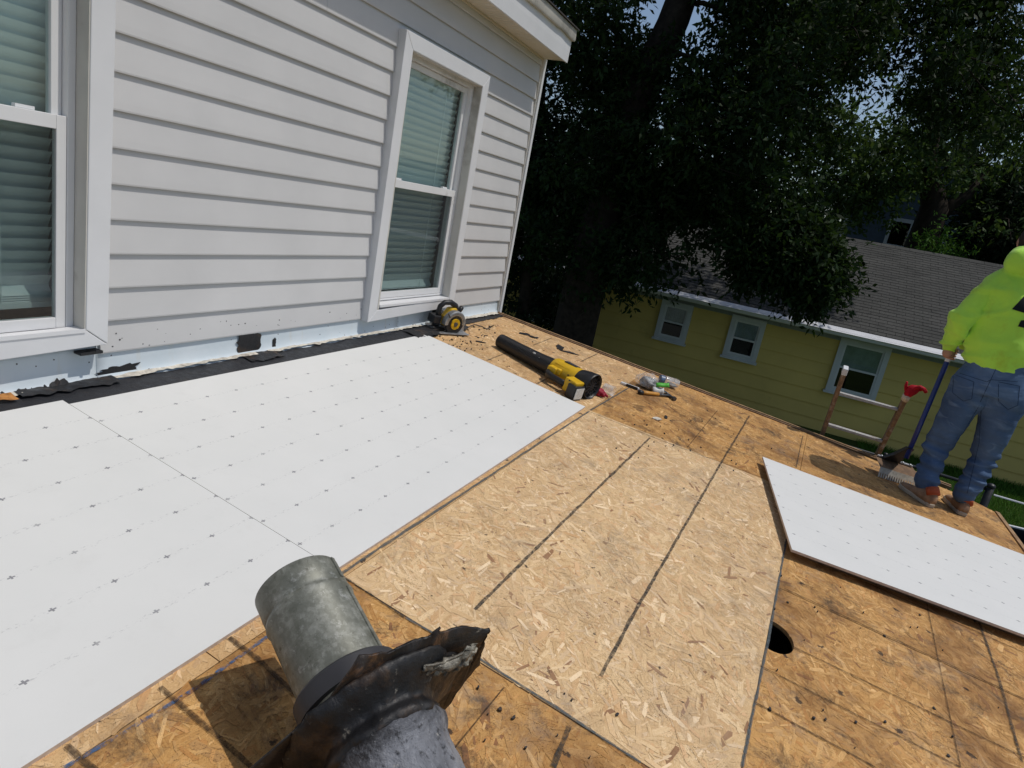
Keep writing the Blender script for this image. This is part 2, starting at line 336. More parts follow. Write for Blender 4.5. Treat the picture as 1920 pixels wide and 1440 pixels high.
MAT['grassblade'] = leaf_mat('grass_blade', (.075, .175, .025), (.12, .22, .03))
def ground_mat():
    t = NT('lawn', .95, .1); co = t.coord(); n = t.noise(co, 1.2, 6, .6); n2 = t.noise(co, 40, 4, .7)
    t.col(t.mix(t.rng(n2, .35, .7), t.ramp(n, [(.3, (.045, .095, .020)), (.7, (.085, .165, .035))]), (.05, .045, .022))); t.bump(n2, .6, .05); return t.m
MAT['lawn'] = ground_mat()
def chalk_mat(name, c, lo, hi):
    t = NT(name, .9, .1); t.col(c); t.alpha(t.rng(t.noise(t.coord(), 70, 5, .75), .30, .62, lo, hi)); return t.m
MAT['marker'] = chalk_mat('marker_line', (.050, .050, .047), .05, .88)
MAT['chalk_blue'] = chalk_mat('blue_chalk', (.06, .13, .26), -.5, .85)
MAT['chalk_grey'] = chalk_mat('grey_chalk', (.10, .115, .12), .3, .95)
MAT['thin'] = chalk_mat('pencil_line', (.05, .035, .025), .15, .8)

# ------------------------------------------------------------------ mesh helpers
class MB:
    def __init__(s): s.v = []; s.f = []
    def add(s, vs, fs):
        b = len(s.v); s.v += [tuple(v) for v in vs]; s.f += [tuple(i + b for i in f) for f in fs]; return s
    def box(s, lo, hi, M=None):
        x0, y0, z0 = lo; x1, y1, z1 = hi
        vs = [Vector(p) for p in ((x0, y0, z0), (x1, y0, z0), (x1, y1, z0), (x0, y1, z0), (x0, y0, z1), (x1, y0, z1), (x1, y1, z1), (x0, y1, z1))]
        if M is not None: vs = [M @ v for v in vs]
        return s.add(vs, [(0, 3, 2, 1), (4, 5, 6, 7), (0, 1, 5, 4), (1, 2, 6, 5), (2, 3, 7, 6), (3, 0, 4, 7)])
    def prism(s, poly, d0, d1, fn):
        """extrude a 2-D polygon; fn(a, b, d) -> point"""
        n = len(poly); vs = [fn(a, b, d0) for a, b in poly] + [fn(a, b, d1) for a, b in poly]
        return s.add(vs, [tuple(range(n))[::-1], tuple(range(n, 2 * n))] + [(i, (i + 1) % n, n + (i + 1) % n, n + i) for i in range(n)])
    def tube(s, path, rad, n=12, cap=True, squash=None):
        path = [Vector(p) for p in path]; k = len(path)
        if not hasattr(rad, '__len__'): rad = [rad] * k
        t0 = (path[1] - path[0]).normalized(); up = Vector((0, 0, 1)) if abs(t0.z) < .9 else Vector((0, 1, 0))
        a = t0.cross(up).normalized(); rings = []
        for i, p in enumerate(path):
            t = (path[min(i + 1, k - 1)] - path[max(i - 1, 0)]).normalized()
            a = (a - t * a.dot(t)).normalized(); b = t.cross(a)
            sq = squash or (1, 1)
            rings.append([p + (a * math.cos(2 * math.pi * j / n) * sq[0] + b * math.sin(2 * math.pi * j / n) * sq[1]) * rad[i] for j in range(n)])
        vs = [v for r_ in rings for v in r_]
        fs = [(i * n + j, i * n + (j + 1) % n, (i + 1) * n + (j + 1) % n, (i + 1) * n + j) for i in range(k - 1) for j in range(n)]
        if cap: fs += [tuple(range(n))[::-1], tuple(range((k - 1) * n, k * n))]
        return s.add(vs, fs)
    def ball(s, c, r, sc=(1, 1, 1), n=10, m_=6):
        vs = [Vector(c) + Vector((r * sc[0] * math.sin(math.pi * i / m_) * math.cos(2 * math.pi * j / n), r * sc[1] * math.sin(math.pi * i / m_) * math.sin(2 * math.pi * j / n), r * sc[2] * math.cos(math.pi * i / m_))) for i in range(m_ + 1) for j in range(n)]
        return s.add(vs, [(i * n + j, (i + 1) * n + j, (i + 1) * n + (j + 1) % n, i * n + (j + 1) % n) for i in range(m_) for j in range(n)])
    def loft(s, rings, cap=True):
        n = len(rings[0]); k = len(rings); vs = [v for r_ in rings for v in r_]
        fs = [(i * n + j, i * n + (j + 1) % n, (i + 1) * n + (j + 1) % n, (i + 1) * n + j) for i in range(k - 1) for j in range(n)]
        if cap: fs += [tuple(range(n))[::-1], tuple(range((k - 1) * n, k * n))]
        return s.add(vs, fs)
    def mesh(s, name, smooth=False):
        me = bpy.data.meshes.new(name); me.from_pydata([tuple(v) for v in s.v], [], s.f); me.validate()
        bm = bmesh.new(); bm.from_mesh(me); bmesh.ops.recalc_face_normals(bm, faces=bm.faces); bm.to_mesh(me); bm.free()
        if smooth:
            me.polygons.foreach_set('use_smooth', [True] * len(me.polygons))
        me.update(); return me
    def build(s, name, mat, parent=None, smooth=False, bevel=0, auto=None):
        o = bpy.data.objects.new(name, s.mesh(name, smooth)); COL.objects.link(o)
        if mat is not None: o.data.materials.append(MAT[mat] if isinstance(mat, str) else mat)
        if parent is not None: o.parent = parent
        if bevel:
            b = o.modifiers.new('bevel', 'BEVEL'); b.width = bevel; b.segments = 2; b.limit_method = 'ANGLE'; b.angle_limit = R(40)
        if smooth and auto: o.data.set_sharp_from_angle(angle=R(auto))
        return o
def tag(o, label=None, cat=None, group=None, kind=None):
    for k, v in (('label', label), ('category', cat), ('group', group), ('kind', kind)):
        if v: o[k] = v
    return o
def empty(name, label, cat, M=None, group=None, kind=None):
    o = bpy.data.objects.new(name, None); COL.objects.link(o); o.empty_display_size = .1
    if M is not None: o.matrix_world = M
    return tag(o, label, cat, group, kind)
ROOF = Matrix.Rotation(SL, 4, 'X')
def on_roof(p, ang=0.0, tilt=None):              # matrix for a thing lying on the low roof
    M = ROOF @ Matrix.Translation(p) @ Matrix.Rotation(ang, 4, 'Z')
    return M @ tilt if tilt is not None else M
def jag(a, b, n, amp, seed=0, fx=9.0):
    """points from a to b (2-D) with a ragged sideways wobble"""
    a = Vector(a); b = Vector(b); d = (b - a); nn = Vector((-d.y, d.x)).normalized(); out = []
    for i in range(n + 1):
        t = i / n; w = mnoise.noise(Vector((t * fx * d.length, seed * 7.3, 0))) + .5 * mnoise.noise(Vector((t * fx * 3.1 * d.length, seed * 3.3, 5)))
        q = a + d * t + nn * w * amp; out.append((q.x, q.y))
    return out

# ------------------------------------------------------------------ ground
def gnd(x):                                        # the yard rises gently towards the neighbour
    return -2.75 + .45 * max(0, min(1, (x - 4.5) / 6.0)) ** 1.2
g = MB(); gx = [-400, -50, 0, 4.5] + [4.5 + .5 * i for i in range(1, 13)] + [12, 20, 60, 600]; gy = [-400, -60, -20, -8, 0, 10, 60, 400]
g.add([(x, y, gnd(x)) for x in gx for y in gy], [(i * 8 + j, (i + 1) * 8 + j, (i + 1) * 8 + j + 1, i * 8 + j + 1) for i in range(len(gx) - 1) for j in range(7)])
tag(g.build('ground', 'lawn'), kind='structure')

# ------------------------------------------------------------------ the low roof of OSB sheets
roof = empty('low_roof', 'low-slope roof stripped to bare OSB sheets below the grey siding wall', 'roof', ROOF)
def edge_x(y):                                   # skewed rake edge (roof coordinates)
    return 3.885 - 0.148 * y
YB = -3.99                                       # lower eave
VA, VB = -1.250, -2.485
def vb(x): return -2.447 - .0377 * x
SR = np.random.default_rng(77)
def strands(sheet_, poly, mat, h, dens=4300):
    """the wood strands pressed into the face of one sheet, at all angles, each a thin ragged chip"""
    P = np.array(poly); lo, hi = P.min(0), P.max(0); lo = np.maximum(lo, (-1.5, -9)); 
    if hi[0] <= lo[0]: return
    n = int((hi - lo).prod() * dens); c = lo + SR.random((n, 2)) * (hi - lo); L = np.where(SR.random(n) < .45, SR.uniform(.035, .095, n), SR.uniform(.010, .035, n)); W = L * SR.uniform(.09, .26, n)
    a = SR.normal(0, .75, n) + np.where(SR.random(n) < .35, 1.57, 0.25); d = np.stack([np.cos(a), np.sin(a)], 1); q = np.stack([-d[:, 1], d[:, 0]], 1)
    def inside(X):
        r_ = np.zeros(len(X), bool); k = len(P)
        for i in range(k):
            x0, y0 = P[i]; x1, y1 = P[(i + 1) % k]
            if y0 == y1: continue
            hit = ((y0 > X[:, 1]) != (y1 > X[:, 1])) & (X[:, 0] < (x1 - x0) * (X[:, 1] - y0) / (y1 - y0) + x0); r_ ^= hit
        return r_
    ok = inside(c + d * L[:, None] * .44) & inside(c - d * L[:, None] * .44) & inside(c + q * W[:, None] * .5) & inside(c - q * W[:, None] * .5)
    ok &= ~((c[:, 1] > -1.19) & (c[:, 0] < 2.40) & (c[:, 1] < -.02))            # hidden under the cover boards
    c, d, q, L, W = c[ok], d[ok], q[ok], L[ok], W[ok]; n = len(c)
    if not n: return
    t = np.array([[-.5, -.25], [-.38, -.5], [.36, -.46], [.5, -.1], [.42, .44], [-.34, .5]])[None] + SR.normal(0, .06, (n, 6, 2))
    V = c[:, None] + d[:, None] * (t[..., :1] * L[:, None, None]) + q[:, None] * (t[..., 1:] * W[:, None, None])
    z = np.repeat((h + .0002 + SR.random(n) * .0012)[:, None], 6, 1) + t[..., 0] * .0003
    V3 = np.concatenate([V, z[..., None]], -1).reshape(-1, 3); N6 = n * 6
    me = bpy.data.meshes.new('wood_strands'); me.vertices.add(N6); me.vertices.foreach_set('co', V3.astype(np.float32).ravel()); me.loops.add(N6); me.loops.foreach_set('vertex_index', np.arange(N6, dtype=np.int32))
    me.polygons.add(n); me.polygons.foreach_set('loop_start', np.arange(0, N6, 6, dtype=np.int32)); me.polygons.foreach_set('loop_total', np.full(n, 6, np.int32)); me.update(calc_edges=True)
    uv = me.uv_layers.new(name='grain'); o_ = SR.random((n, 1, 2)) * 9; uv.data.foreach_set('uv', (t * np.stack([L, W], 1)[:, None] + o_).astype(np.float32).ravel())
    me.materials.append(MAT[mat + '_strand']); so = bpy.data.objects.new('wood_strands', me); COL.objects.link(so); so.parent = sheet_; so['kind'] = 'stuff'
def sheet(poly, mat, name='osb_sheet', h=H, th=.0145):
    mb = MB(); mb.prism(poly, h, h - th, lambda a, b, d: (a, b, d)); o = mb.build(name, mat, roof); strands(o, poly, mat, h); return o
gap = .0016
def skew(x, y):                                  # joints run parallel to the rake edge further right
    k = max(0, min(1, x / 2.44)); return x + k * .165 * max(0, -y - 1.25)
def quad(x0, x1, y0, y1):
    p = [(skew(x0, y0) + gap, y0 - gap), (skew(x1, y0) - gap, y0 - gap), (skew(x1, y1) - gap, y1 + gap), (skew(x0, y1) + gap, y1 + gap)]
    return p
# row against the wall
for x0, x1 in ((-4.6, -2.9), (-2.9, -.46), (-.46, 1.98)): sheet(quad(x0, x1, .149, VA), 'osb_far')
sheet([(1.98 + gap, .149), (edge_x(.149), .149), (edge_x(VA), VA + gap), (1.98 + gap, VA + gap)], 'osb_far')
# middle row: the newest sheet is much lighter
for x0, x1 in ((-4.88, -2.44), (-2.44, 0)): sheet([(x0 + gap, VA - gap), (x1 - gap, VA - gap), (x1 - gap, vb(x1) + gap), (x0 + gap, vb(x0) + gap)], 'osb_old')
sheet([(gap, VA - gap), (skew(2.44, VA) - gap, VA - gap), (skew(2.44, VB) - gap, vb(2.64) + gap), (gap, vb(0) + gap)], 'osb_new', h=H + .002)
sheet([(skew(2.44, VA) + gap, VA - gap), (edge_x(VA), VA - gap), (edge_x(VB), vb(edge_x(VB)) + gap), (skew(2.44, VB) + gap, vb(2.64) + gap)], 'osb_old')
# lowest row, with the round vent hole cut in its upper edge
hc = DL((1449, 1192)); hr = .091
def hole_poly(x0, x1):
    pts = [(skew(x0, VB) + gap, vb(x0) - gap), (hc.x - hr * 1.12, vb(hc.x - hr) - gap)]
    for i in range(25):
        a = math.pi + math.pi * i / 24
        pts.append((hc.x + hr * 1.12 * math.cos(a), min(vb(hc.x) - gap - .004, hc.y + hr * .85 * math.sin(a))))
    pts.append((hc.x + hr * 1.12, vb(hc.x + hr) - gap))
    return pts + [(skew(x1, VB) - gap, vb(skew(x1, VB)) - gap), (skew(x1, YB) - gap, YB), (skew(x0, YB) + gap, YB)]
sheet([(-3.6 + gap, vb(-3.6) - gap), (-1.22 - gap, vb(-1.22) - gap), (-1.22 - gap, YB), (-3.6 + gap, YB)], 'osb_old'); sheet(hole_poly(-1.22, 1.22), 'osb_old')
sheet([(skew(1.22, VB) + gap, vb(skew(1.22, VB)) - gap), (skew(3.0, VB), vb(skew(3.0, VB)) - gap), (skew(3.0, YB), YB), (skew(1.22, YB) + gap, YB)], 'osb_old')
sheet([(skew(3.0, VB) + gap, vb(skew(3.0, VB)) - gap), (edge_x(VB), vb(edge_x(VB)) - gap), (4.32, -3.8), (4.24, YB), (skew(3.0, YB) + gap, YB)], 'osb_old')
sheet(quad(-4.6, -3.6, VB, YB), 'osb_old')
# dark attic below, rafters, rim boards
mb = MB(); mb.box((-4.5, YB + .05, -.30), (3.75, .12, -.28)); mb.build('ceiling_below', 'room', roof)
for x in np.arange(-4.2, 3.6, .61):
    mb = MB(); mb.box((x - .019, YB + .08, -.17), (x + .019, .12, H - .017)); mb.build('rafter', 'wood_old', roof)
def rim(a, b, w, z0, z1, mat, name, parent=roof):
    a = Vector(a); b = Vector(b); d = (b - a).normalized(); nn = Vector((-d.y, d.x)); mb = MB(); k = 18; rings = []
    for i in range(k + 1):
        p = a + (b - a) * i / k; o = .004 * mnoise.noise(Vector((p.x * 3, p.y * 3, 1))); zz = .004 * mnoise.noise(Vector((p.x * 2, p.y * 2, 9)))
        q = [p + nn * o, p + nn * (o - w)]
        rings.append([(q[0].x, q[0].y, z0), (q[1].x, q[1].y, z0), (q[1].x, q[1].y, z1 + zz), (q[0].x, q[0].y, z1 + zz)])
    mb.loft(rings); return mb.build(name, mat, parent)
e0 = (edge_x(.13), .13); e1 = (edge_x(-3.72), -3.72)
rim((e0[0] + .001, e0[1]), (e1[0] + .001, e1[1]), -.022, -.16, H + .016, 'rim', 'rim_board')
rim((e0[0] - .030, e0[1]), (e1[0] - .030, e1[1]), -.024, H + .001, H + .009, 'wood_old', 'edge_strip')
rim((e0[0] + .026, e0[1]), (e1[0] + .026, e1[1]), -.004, -.19, H + .004, 'gutterbrown', 'drip_edge')
rim((-4.6, YB - .001), (4.24, YB - .001), .03, -.18, H + .010, 'rim', 'rim_board')
rim((-4.6, YB - .034), (4.25, YB - .034), .004, -.2, H - .001, 'gutterbrown', 'drip_edge')
# drawn lines on the sheets
def line(pts, w, mat, name='drawn_line', h=H + .0044):
    P = [DL(p) for p in pts]; mb = MB(); L = []; 
    for a, b in zip(P[:-1], P[1:]):
        k = max(2, int((b - a).length / .03))
        L += [a + (b - a) * i / k for i in range(k)]
    L.append(P[-1]); vs = []
    for i, p in enumerate(L):
        t = (L[min(i + 1, len(L) - 1)] - L[max(i - 1, 0)]).normalized(); nn = Vector((-t.y, t.x, 0))
        ww = w * (1 + .45 * mnoise.noise(p * 30)); o = .22 * w * mnoise.noise(p * 12 + Vector((0, 0, 4)))
        vs += [(*(p + nn * (o + ww / 2)).xy, h), (*(p + nn * (o - ww / 2)).xy, h)]
    mb.add(vs, [(2 * i, 2 * i + 1, 2 * i + 3, 2 * i + 2) for i in range(len(L) - 1)])
    return mb.build(name, mat, roof)
line([(1218, 822), (1050, 985), (890, 1145)], .0115, 'marker')
line([(1405, 780), (1345, 880), (1270, 1010), (1200, 1130), (1125, 1270)], .0115, 'marker')
line([(1105, 772), (1010, 832), (860, 932), (700, 1037), (640, 1077)], .010, 'chalk_grey')
line([(540, 1168), (370, 1290), (240, 1372), (120, 1442)], .009, 'chalk_blue')
line([(1180, 727), (1107, 770)], .010, 'chalk_grey')
line([(1474, 1012), (1440, 1200), (1390, 1440)], .009, 'chalk_grey')
line([(760, 1160), (900, 1238), (1060, 1340), (1200, 1432)], .009, 'chalk_grey')
line([(640, 1080), (760, 1160)], .006, 'marker')
line([(1067, 1362), (1036, 1440)], .014, 'marker')
line([(945, 1290), (835, 1425)], .004, 'thin')
for a, b in (((1425, 1250), (1800, 1440)), ((1413, 1317), (1640, 1440)), ((1484, 1213), (1920, 1422)), ((1470, 1105), (1920, 1312)), ((1620, 1092), (1920, 1225))):
    line([a, b], .007, 'thin')
line([(1834, 1166), (1868, 1260), (1915, 1430)], .011, 'marker')
line([(1737, 1133), (1765, 1270), (1800, 1440)], .004, 'thin')
line([(430, 1197), (480, 1235), (560, 1310)], .013, 'thin'); line([(300, 1290), (380, 1360), (470, 1440)], .012, 'thin'); line([(125, 1400), (180, 1450)], .012, 'thin')
line([(912, 677), (955, 660)], .007, 'marker'); line([(1000, 648), (1035, 634)], .007, 'marker')
line([(1005, 721), (1040, 703)], .008, 'marker'); line([(1090, 678), (1120, 664)], .008, 'marker')
line([(1345, 770), (1288, 840)], .004, 'thin'); line([(1505, 818), (1492, 878)], .006, 'marker')
line([(1172, 722), (1300, 778), (1420, 830), (1500, 862)], .004, 'thin'); line([(1200, 750), (1330, 812), (1450, 862)], .004, 'thin')
line([(1108, 774), (1250, 831), (1430, 897)], .006, 'marker')
# smudges of spilled adhesive / scuffs
def flake(poly3, mat, name, parent=None, th=.003):
    mb = MB(); n = len(poly3); up = Vector((0, 0, th)); vs = [Vector(p) for p in poly3] + [Vector(p) + up for p in poly3]
    mb.add(vs, [tuple(range(n))[::-1], tuple(range(n, 2 * n))] + [(i, (i + 1) % n, n + (i + 1) % n, n + i) for i in range(n)])
    return mb.build(name, mat, parent)

# black membrane left along the wall foot
def ragged_strip(x0, x1, ya, yb, z, mat, name, amp_a, amp_b, seed, parent=roof, nx=140, ny=5, relief=.006):
    mb = MB(); vs = []
    for i in range(nx + 1):
        x = x0 + (x1 - x0) * i / nx
        a = ya(x) if callable(ya) else ya; b = yb(x) if callable(yb) else yb
        a += amp_a * (mnoise.noise(Vector((x * 6, seed, 0))) + .6 * mnoise.noise(Vector((x * 21, seed, 3)))); b += amp_b * (mnoise.noise(Vector((x * 7, seed, 8))) + .6 * mnoise.noise(Vector((x * 27, seed, 5))))
        for j in range(ny + 1):
            y = a + (b - a) * j / ny; vs.append((x, y, z + relief * (.7 + mnoise.noise(Vector((x * 9, y * 16, seed))) + .5 * mnoise.noise(Vector((x * 31, y * 40, seed))))))
    mb.add(vs, [(i * (ny + 1) + j, i * (ny + 1) + j + 1, (i + 1) * (ny + 1) + j + 1, (i + 1) * (ny + 1) + j) for i in range(nx) for j in range(ny)])
    return mb.build(name, mat, parent, smooth=True)
ragged_strip(-4.5, 2.75, lambda x: .12, lambda x: -.10 if x < 2.4 else -.06 + (x - 2.4) * .22, H + .003, 'membrane', 'roofing_membrane', .010, .004, 1)
ragged_strip(2.70, 3.86, .12, lambda x: .035 + .015 * (x - 2.7), H + .003, 'tar', 'roofing_membrane', .010, .020, 2)
ragged_strip(-4.5, -.06, .152, .122, H + .012, 'torn', 'torn_membrane', .004, .022, 3, nx=420, ny=3, relief=.005)
ragged_strip(.22, 1.02, .152, .118, H + .012, 'torn', 'torn_membrane', .003, .020, 4, nx=200, ny=3, relief=.005)
ragged_strip(1.10, 2.6, .152, .118, H + .012, 'torn', 'torn_membrane', .003, .024, 5, nx=340, ny=3, relief=.005)
ragged_strip(2.95, 3.84, .152, .10, H + .012, 'torn', 'torn_membrane', .003, .022, 6, nx=200, ny=3, relief=.005)
ragged_strip(-.46, -.12, .13, .082, H + .017, 'rustfoam', 'foam_residue', .006, .018, 7, nx=50, ny=3, relief=.007)
ragged_strip(-.10, .26, .150, .085, H + .014, 'tar', 'roofing_membrane', .006, .030, 8, nx=140, ny=6, relief=.006)
ragged_strip(.92, 1.14, .150, .05, H + .010, 'tar', 'roofing_membrane', .006, .030, 9, nx=120, ny=6, relief=.005)
ragged_strip(2.30, 3.05, .10, -.035, H + .010, 'tar', 'roofing_membrane', .02, .035, 10, nx=90, ny=5, relief=.010)
# ------------------------------------------------------------------ grey house wall with windows and eave
house = empty('grey_house', 'grey vinyl-sided house wall with white windows rising above the low roof', 'house')
Z0, EX = 0.118, 0.1292
XC = 3.905                                       # inner side of corner post
def course(x0, x1, k, ztop=None):
    z0 = Z0 + EX * k; z1 = min(z0 + EX + .006, ztop or 9); n = max(2, int((x1 - x0) / .16)); rings = []
    tilt = .0012 * math.sin(k * 12.7)
    for i in range(n + 1):
        x = x0 + (x1 - x0) * i / n; w = .0014 * mnoise.noise(Vector((x * 1.7, k * 3.1, 0))); zz = .0010 * mnoise.noise(Vector((x * 1.3, k * 5.1, 7)))
        f = (z1 - z0) / EX
        rings.append([(x, .1455 + w + tilt, z0 + zz), (x, .1445 + w + tilt, z0 + .006 + zz), (x, .1475 + w, z0 + .03), (x, .1475 + .0115 * f + w * .4, z1 - .004), (x, .1575 + .001, z1), (x, .166, z1), (x, .166, z0 + .008), (x, .152, z0 + .006 + zz), (x, .150, z0 + zz)])
    mb = MB(); mb.loft(rings); return mb.build('siding_course', 'vinyl', house)
W2 = (1.905, 2.965); W1 = (-.847, .213); WT = 1.765
for k in range(16):
    z0 = Z0 + EX * k
    if z0 > WT - .12:
        course(-4.4, -.5 if k % 2 else 1.3, k, 2.112); course(-.498 if k % 2 else 1.302, XC, k, 2.112)
    else:
        course(-4.4, W1[0] - .004, k); course(W1[1] + .004, W2[0] - .004, k); course(W2[1] + .004, XC, k)
mb = MB(); mb.box((-4.5, .168, -2.75), (W1[0] + .06, .30, 2.2)).box((W1[1] - .06, .168, -2.75), (W2[0] + .06, .30, 2.2)).box((W2[1] - .06, .168, -2.75), (3.93, .30, 2.2))
mb.box((W1[0] + .06, .168, -2.75), (W1[1] - .06, .30, .20)).box((W2[0] + .06, .168, -2.75), (W2[1] - .06, .30, .20))
mb.box((W1[0] + .06, .168, 1.69), (W1[1] - .06, .30, 2.2)).box((W2[0] + .06, .168, 1.69), (W2[1] - .06, .30, 2.2)); mb.build('wall_core', 'room', house)
mb = MB(); mb.box((-4.5, .9, -3.0), (3.6, .92, 2.2)); mb.build('room_wall', 'room', house)
mb = MB(); mb.box((-4.4, .302, .05), (3.7, .898, .07)); mb.build('room_floor', 'room', house)
mb = MB(); mb.box((-4.4, .302, 2.0), (3.7, .898, 2.02)); mb.build('room_ceiling', 'room', house)
mb = MB(); mb.box((3.86, .31, -2.75), (3.925, 7.0, 2.6)); mb.build('gable_wall', 'vinyl', house)
# corner post
mb = MB(); mb.prism([(XC + .003, .166), (XC + .003, .128), (XC + .030, .124), (XC + .034, .16), (XC + .034, .40), (XC + .022, .40), (XC + .022, .166)], -.004, 2.112, lambda a, b, d: (a, b, d))
mb.build('corner_post', 'trim', house)
mb = MB(); mb.box((XC - .012, .1405, .02), (XC + .001, .166, 2.112)); mb.build('corner_channel', 'jamb', house)
# base flashing: painted metal, bulged lower lip
def flashing(x0, x1, seed):
    rings = []; n = int((x1 - x0) / .05)
    for i in range(n + 1):
        x = x0 + (x1 - x0) * i / n; w = .004 * mnoise.noise(Vector((x * 2.5, seed, 0)))
        yb = .1535 + w
        rings.append([(x, .1620, .165), (x, .1585 + w * .3, .122), (x, yb, .075), (x, yb - .003, .035), (x, yb - .018, .012), (x, yb - .045, .002), (x, .160, -.02), (x, .166, .05)])
    mb = MB(); mb.loft(rings); return mb.build('base_flashing', 'flash', house, smooth=True)
for i, (a, b) in enumerate(((-4.4, -1.7), (-1.698, .205), (.208, 2.3), (2.302, XC - .02))): flashing(a, b, i)
def patch(pts, y, mat, name, th=.004):            # something stuck on the wall face
    mb = MB(); mb.prism(pts, y, y - th, lambda a, b, d: (a, d, b)); return mb.build(name, mat, house)
def blob(cx, cz, w, h, seed, n=34, amp=.18):
    out = []
    for i in range(n):
        a = 2 * math.pi * i / n; c, s = math.cos(a), math.sin(a); k = 1 / max(abs(c), abs(s)) ** .8
        k *= 1 + amp * mnoise.noise(Vector((c * 3, s * 3, seed)))+ amp * .7 * mnoise.noise(Vector((c * 9, s * 9, seed)))
        out.append((cx + w / 2 * c * k, cz + h / 2 * s * k))
    return out
def on_wall(px, y=.149):
    d = ray(px); q = CAM + d * ((y - CAM[1]) / d[1]); return q[0], q[2]
c = on_wall((467, 643)); patch(blob(c[0], c[1] + .002, .145, .094, 1), .149, 'tar', 'tar_patch')
c = on_wall((514, 643)); patch(blob(c[0], c[1], .022, .05, 2, amp=.35), .150, 'tar', 'tar_patch', .003)
c = on_wall((213, 692)); patch(blob(c[0] + .02, c[1] - .01, .16, .040, 3, amp=.5), .150, 'tar', 'tar_patch', .003)
def smear(x0, x1, top, seed, th=.003, n=160, thr=-.05):   # brushed tar running up the flashing with a ragged top
    rings = []; mb = MB(); vs = []
    for i in range(n + 1):
        x = x0 + (x1 - x0) * i / n; e = math.sin(math.pi * i / n) ** .4; v = mnoise.noise(Vector((x * 9, seed, 0))) + .7 * mnoise.noise(Vector((x * 34, seed, 2))) + .45 * mnoise.noise(Vector((x * 90, seed, 4)))
        zt = .004 + max(0, top * (.55 + v) - thr * 0) * e; zt = min(zt, .11)
        yy = lambda z: .1495 - (.014 if z < .02 else .002 if z < .05 else -.001)
        vs += [(x, .098, .0015), (x, yy(.01) - .006, .010), (x, yy(zt) - th, max(.012, zt))]
    mb.add(vs, [(i * 3 + j, i * 3 + j + 1, i * 3 + j + 4, i * 3 + j + 3) for i in range(n) for j in range(2)]); return mb.build('tar_smear', 'tar', house)
smear(-.36, .28, .034, 1); smear(.85, 1.2, .020, 2); smear(2.2, 2.75, .022, 3); smear(3.15, 3.88, .020, 4)
# eave
EY = -.052; EXR = 3.935
for i in range(78):
    x1 = EXR - .004 - i * .1016; x0 = x1 - .1006
    if x0 < -4: break
    mb = MB(); mb.prism([(x0, 2.1180), (x0 + .012, 2.1120), (x0 + .044, 2.1120), (x0 + .050, 2.1165), (x0 + .056, 2.1120), (x0 + .088, 2.1120), (x1, 2.1180), (x1, 2.124), (x0, 2.124)], EY + .004, .166, lambda a, b, d: (a, d, b))
    mb.build('soffit_panel', 'soffit', house)
mb = MB(); mb.box((-4.4, .138, 2.098), (XC + .03, .150, 2.111)); mb.build('soffit_channel', 'soffit', house)
rings = []
for i in range(81):
    x = -4.4 + (EXR + 4.4) * i / 80; w = .0022 * mnoise.noise(Vector((x * 2.2, 3, 0))); rings.append([(x, EY + .016, 2.106), (x, EY, 2.105), (x, EY - .002 + w, 2.19), (x, EY, 2.285), (x, EY + .016, 2.285)])
mb = MB(); mb.loft(rings); mb.build('fascia', 'trim', house)
rings = []
for i in range(121):
    x = -4.4 + (EXR + .012 + 4.4) * i / 120; w = .006 * mnoise.noise(Vector((x * 1.6, 6, 0))) + (.010 * math.exp(-((x - 3.72) / .09) ** 2)); b = 2.268 + w
    rings.append([(x, EY + .01, b), (x, EY - .022, b), (x, EY - .028, b + .012), (x, EY - .024, 2.352), (x, EY + .01, 2.356)])
mb = MB(); mb.loft(rings); mb.build('drip_edge', 'gutter_dirty', house, smooth=True, auto=35)
mb = MB(); mb.add([(-4.5, EY - .04, 2.362), (EXR + .03, EY - .04, 2.362), (EXR + .03, 3.6, 3.75), (-4.5, 3.6, 3.75), (-4.5, EY - .04, 2.352), (EXR + .03, EY - .04, 2.352), (EXR + .03, 3.6, 3.70), (-4.5, 3.6, 3.70)], [(0, 1, 2, 3), (7, 6, 5, 4), (0, 4, 5, 1), (1, 5, 6, 2)]); mb.build('main_roof', 'darkroof', house)
mb = MB(); mb.prism([(EY + .017, 2.126), (.30, 2.126), (3.6, 2.126), (3.6, 3.68), (.30, 2.48), (EY + .017, 2.345)], EXR - .03, EXR - .002, lambda a, b, d: (d, a, b)); mb.build('gable_end', 'trim', house)

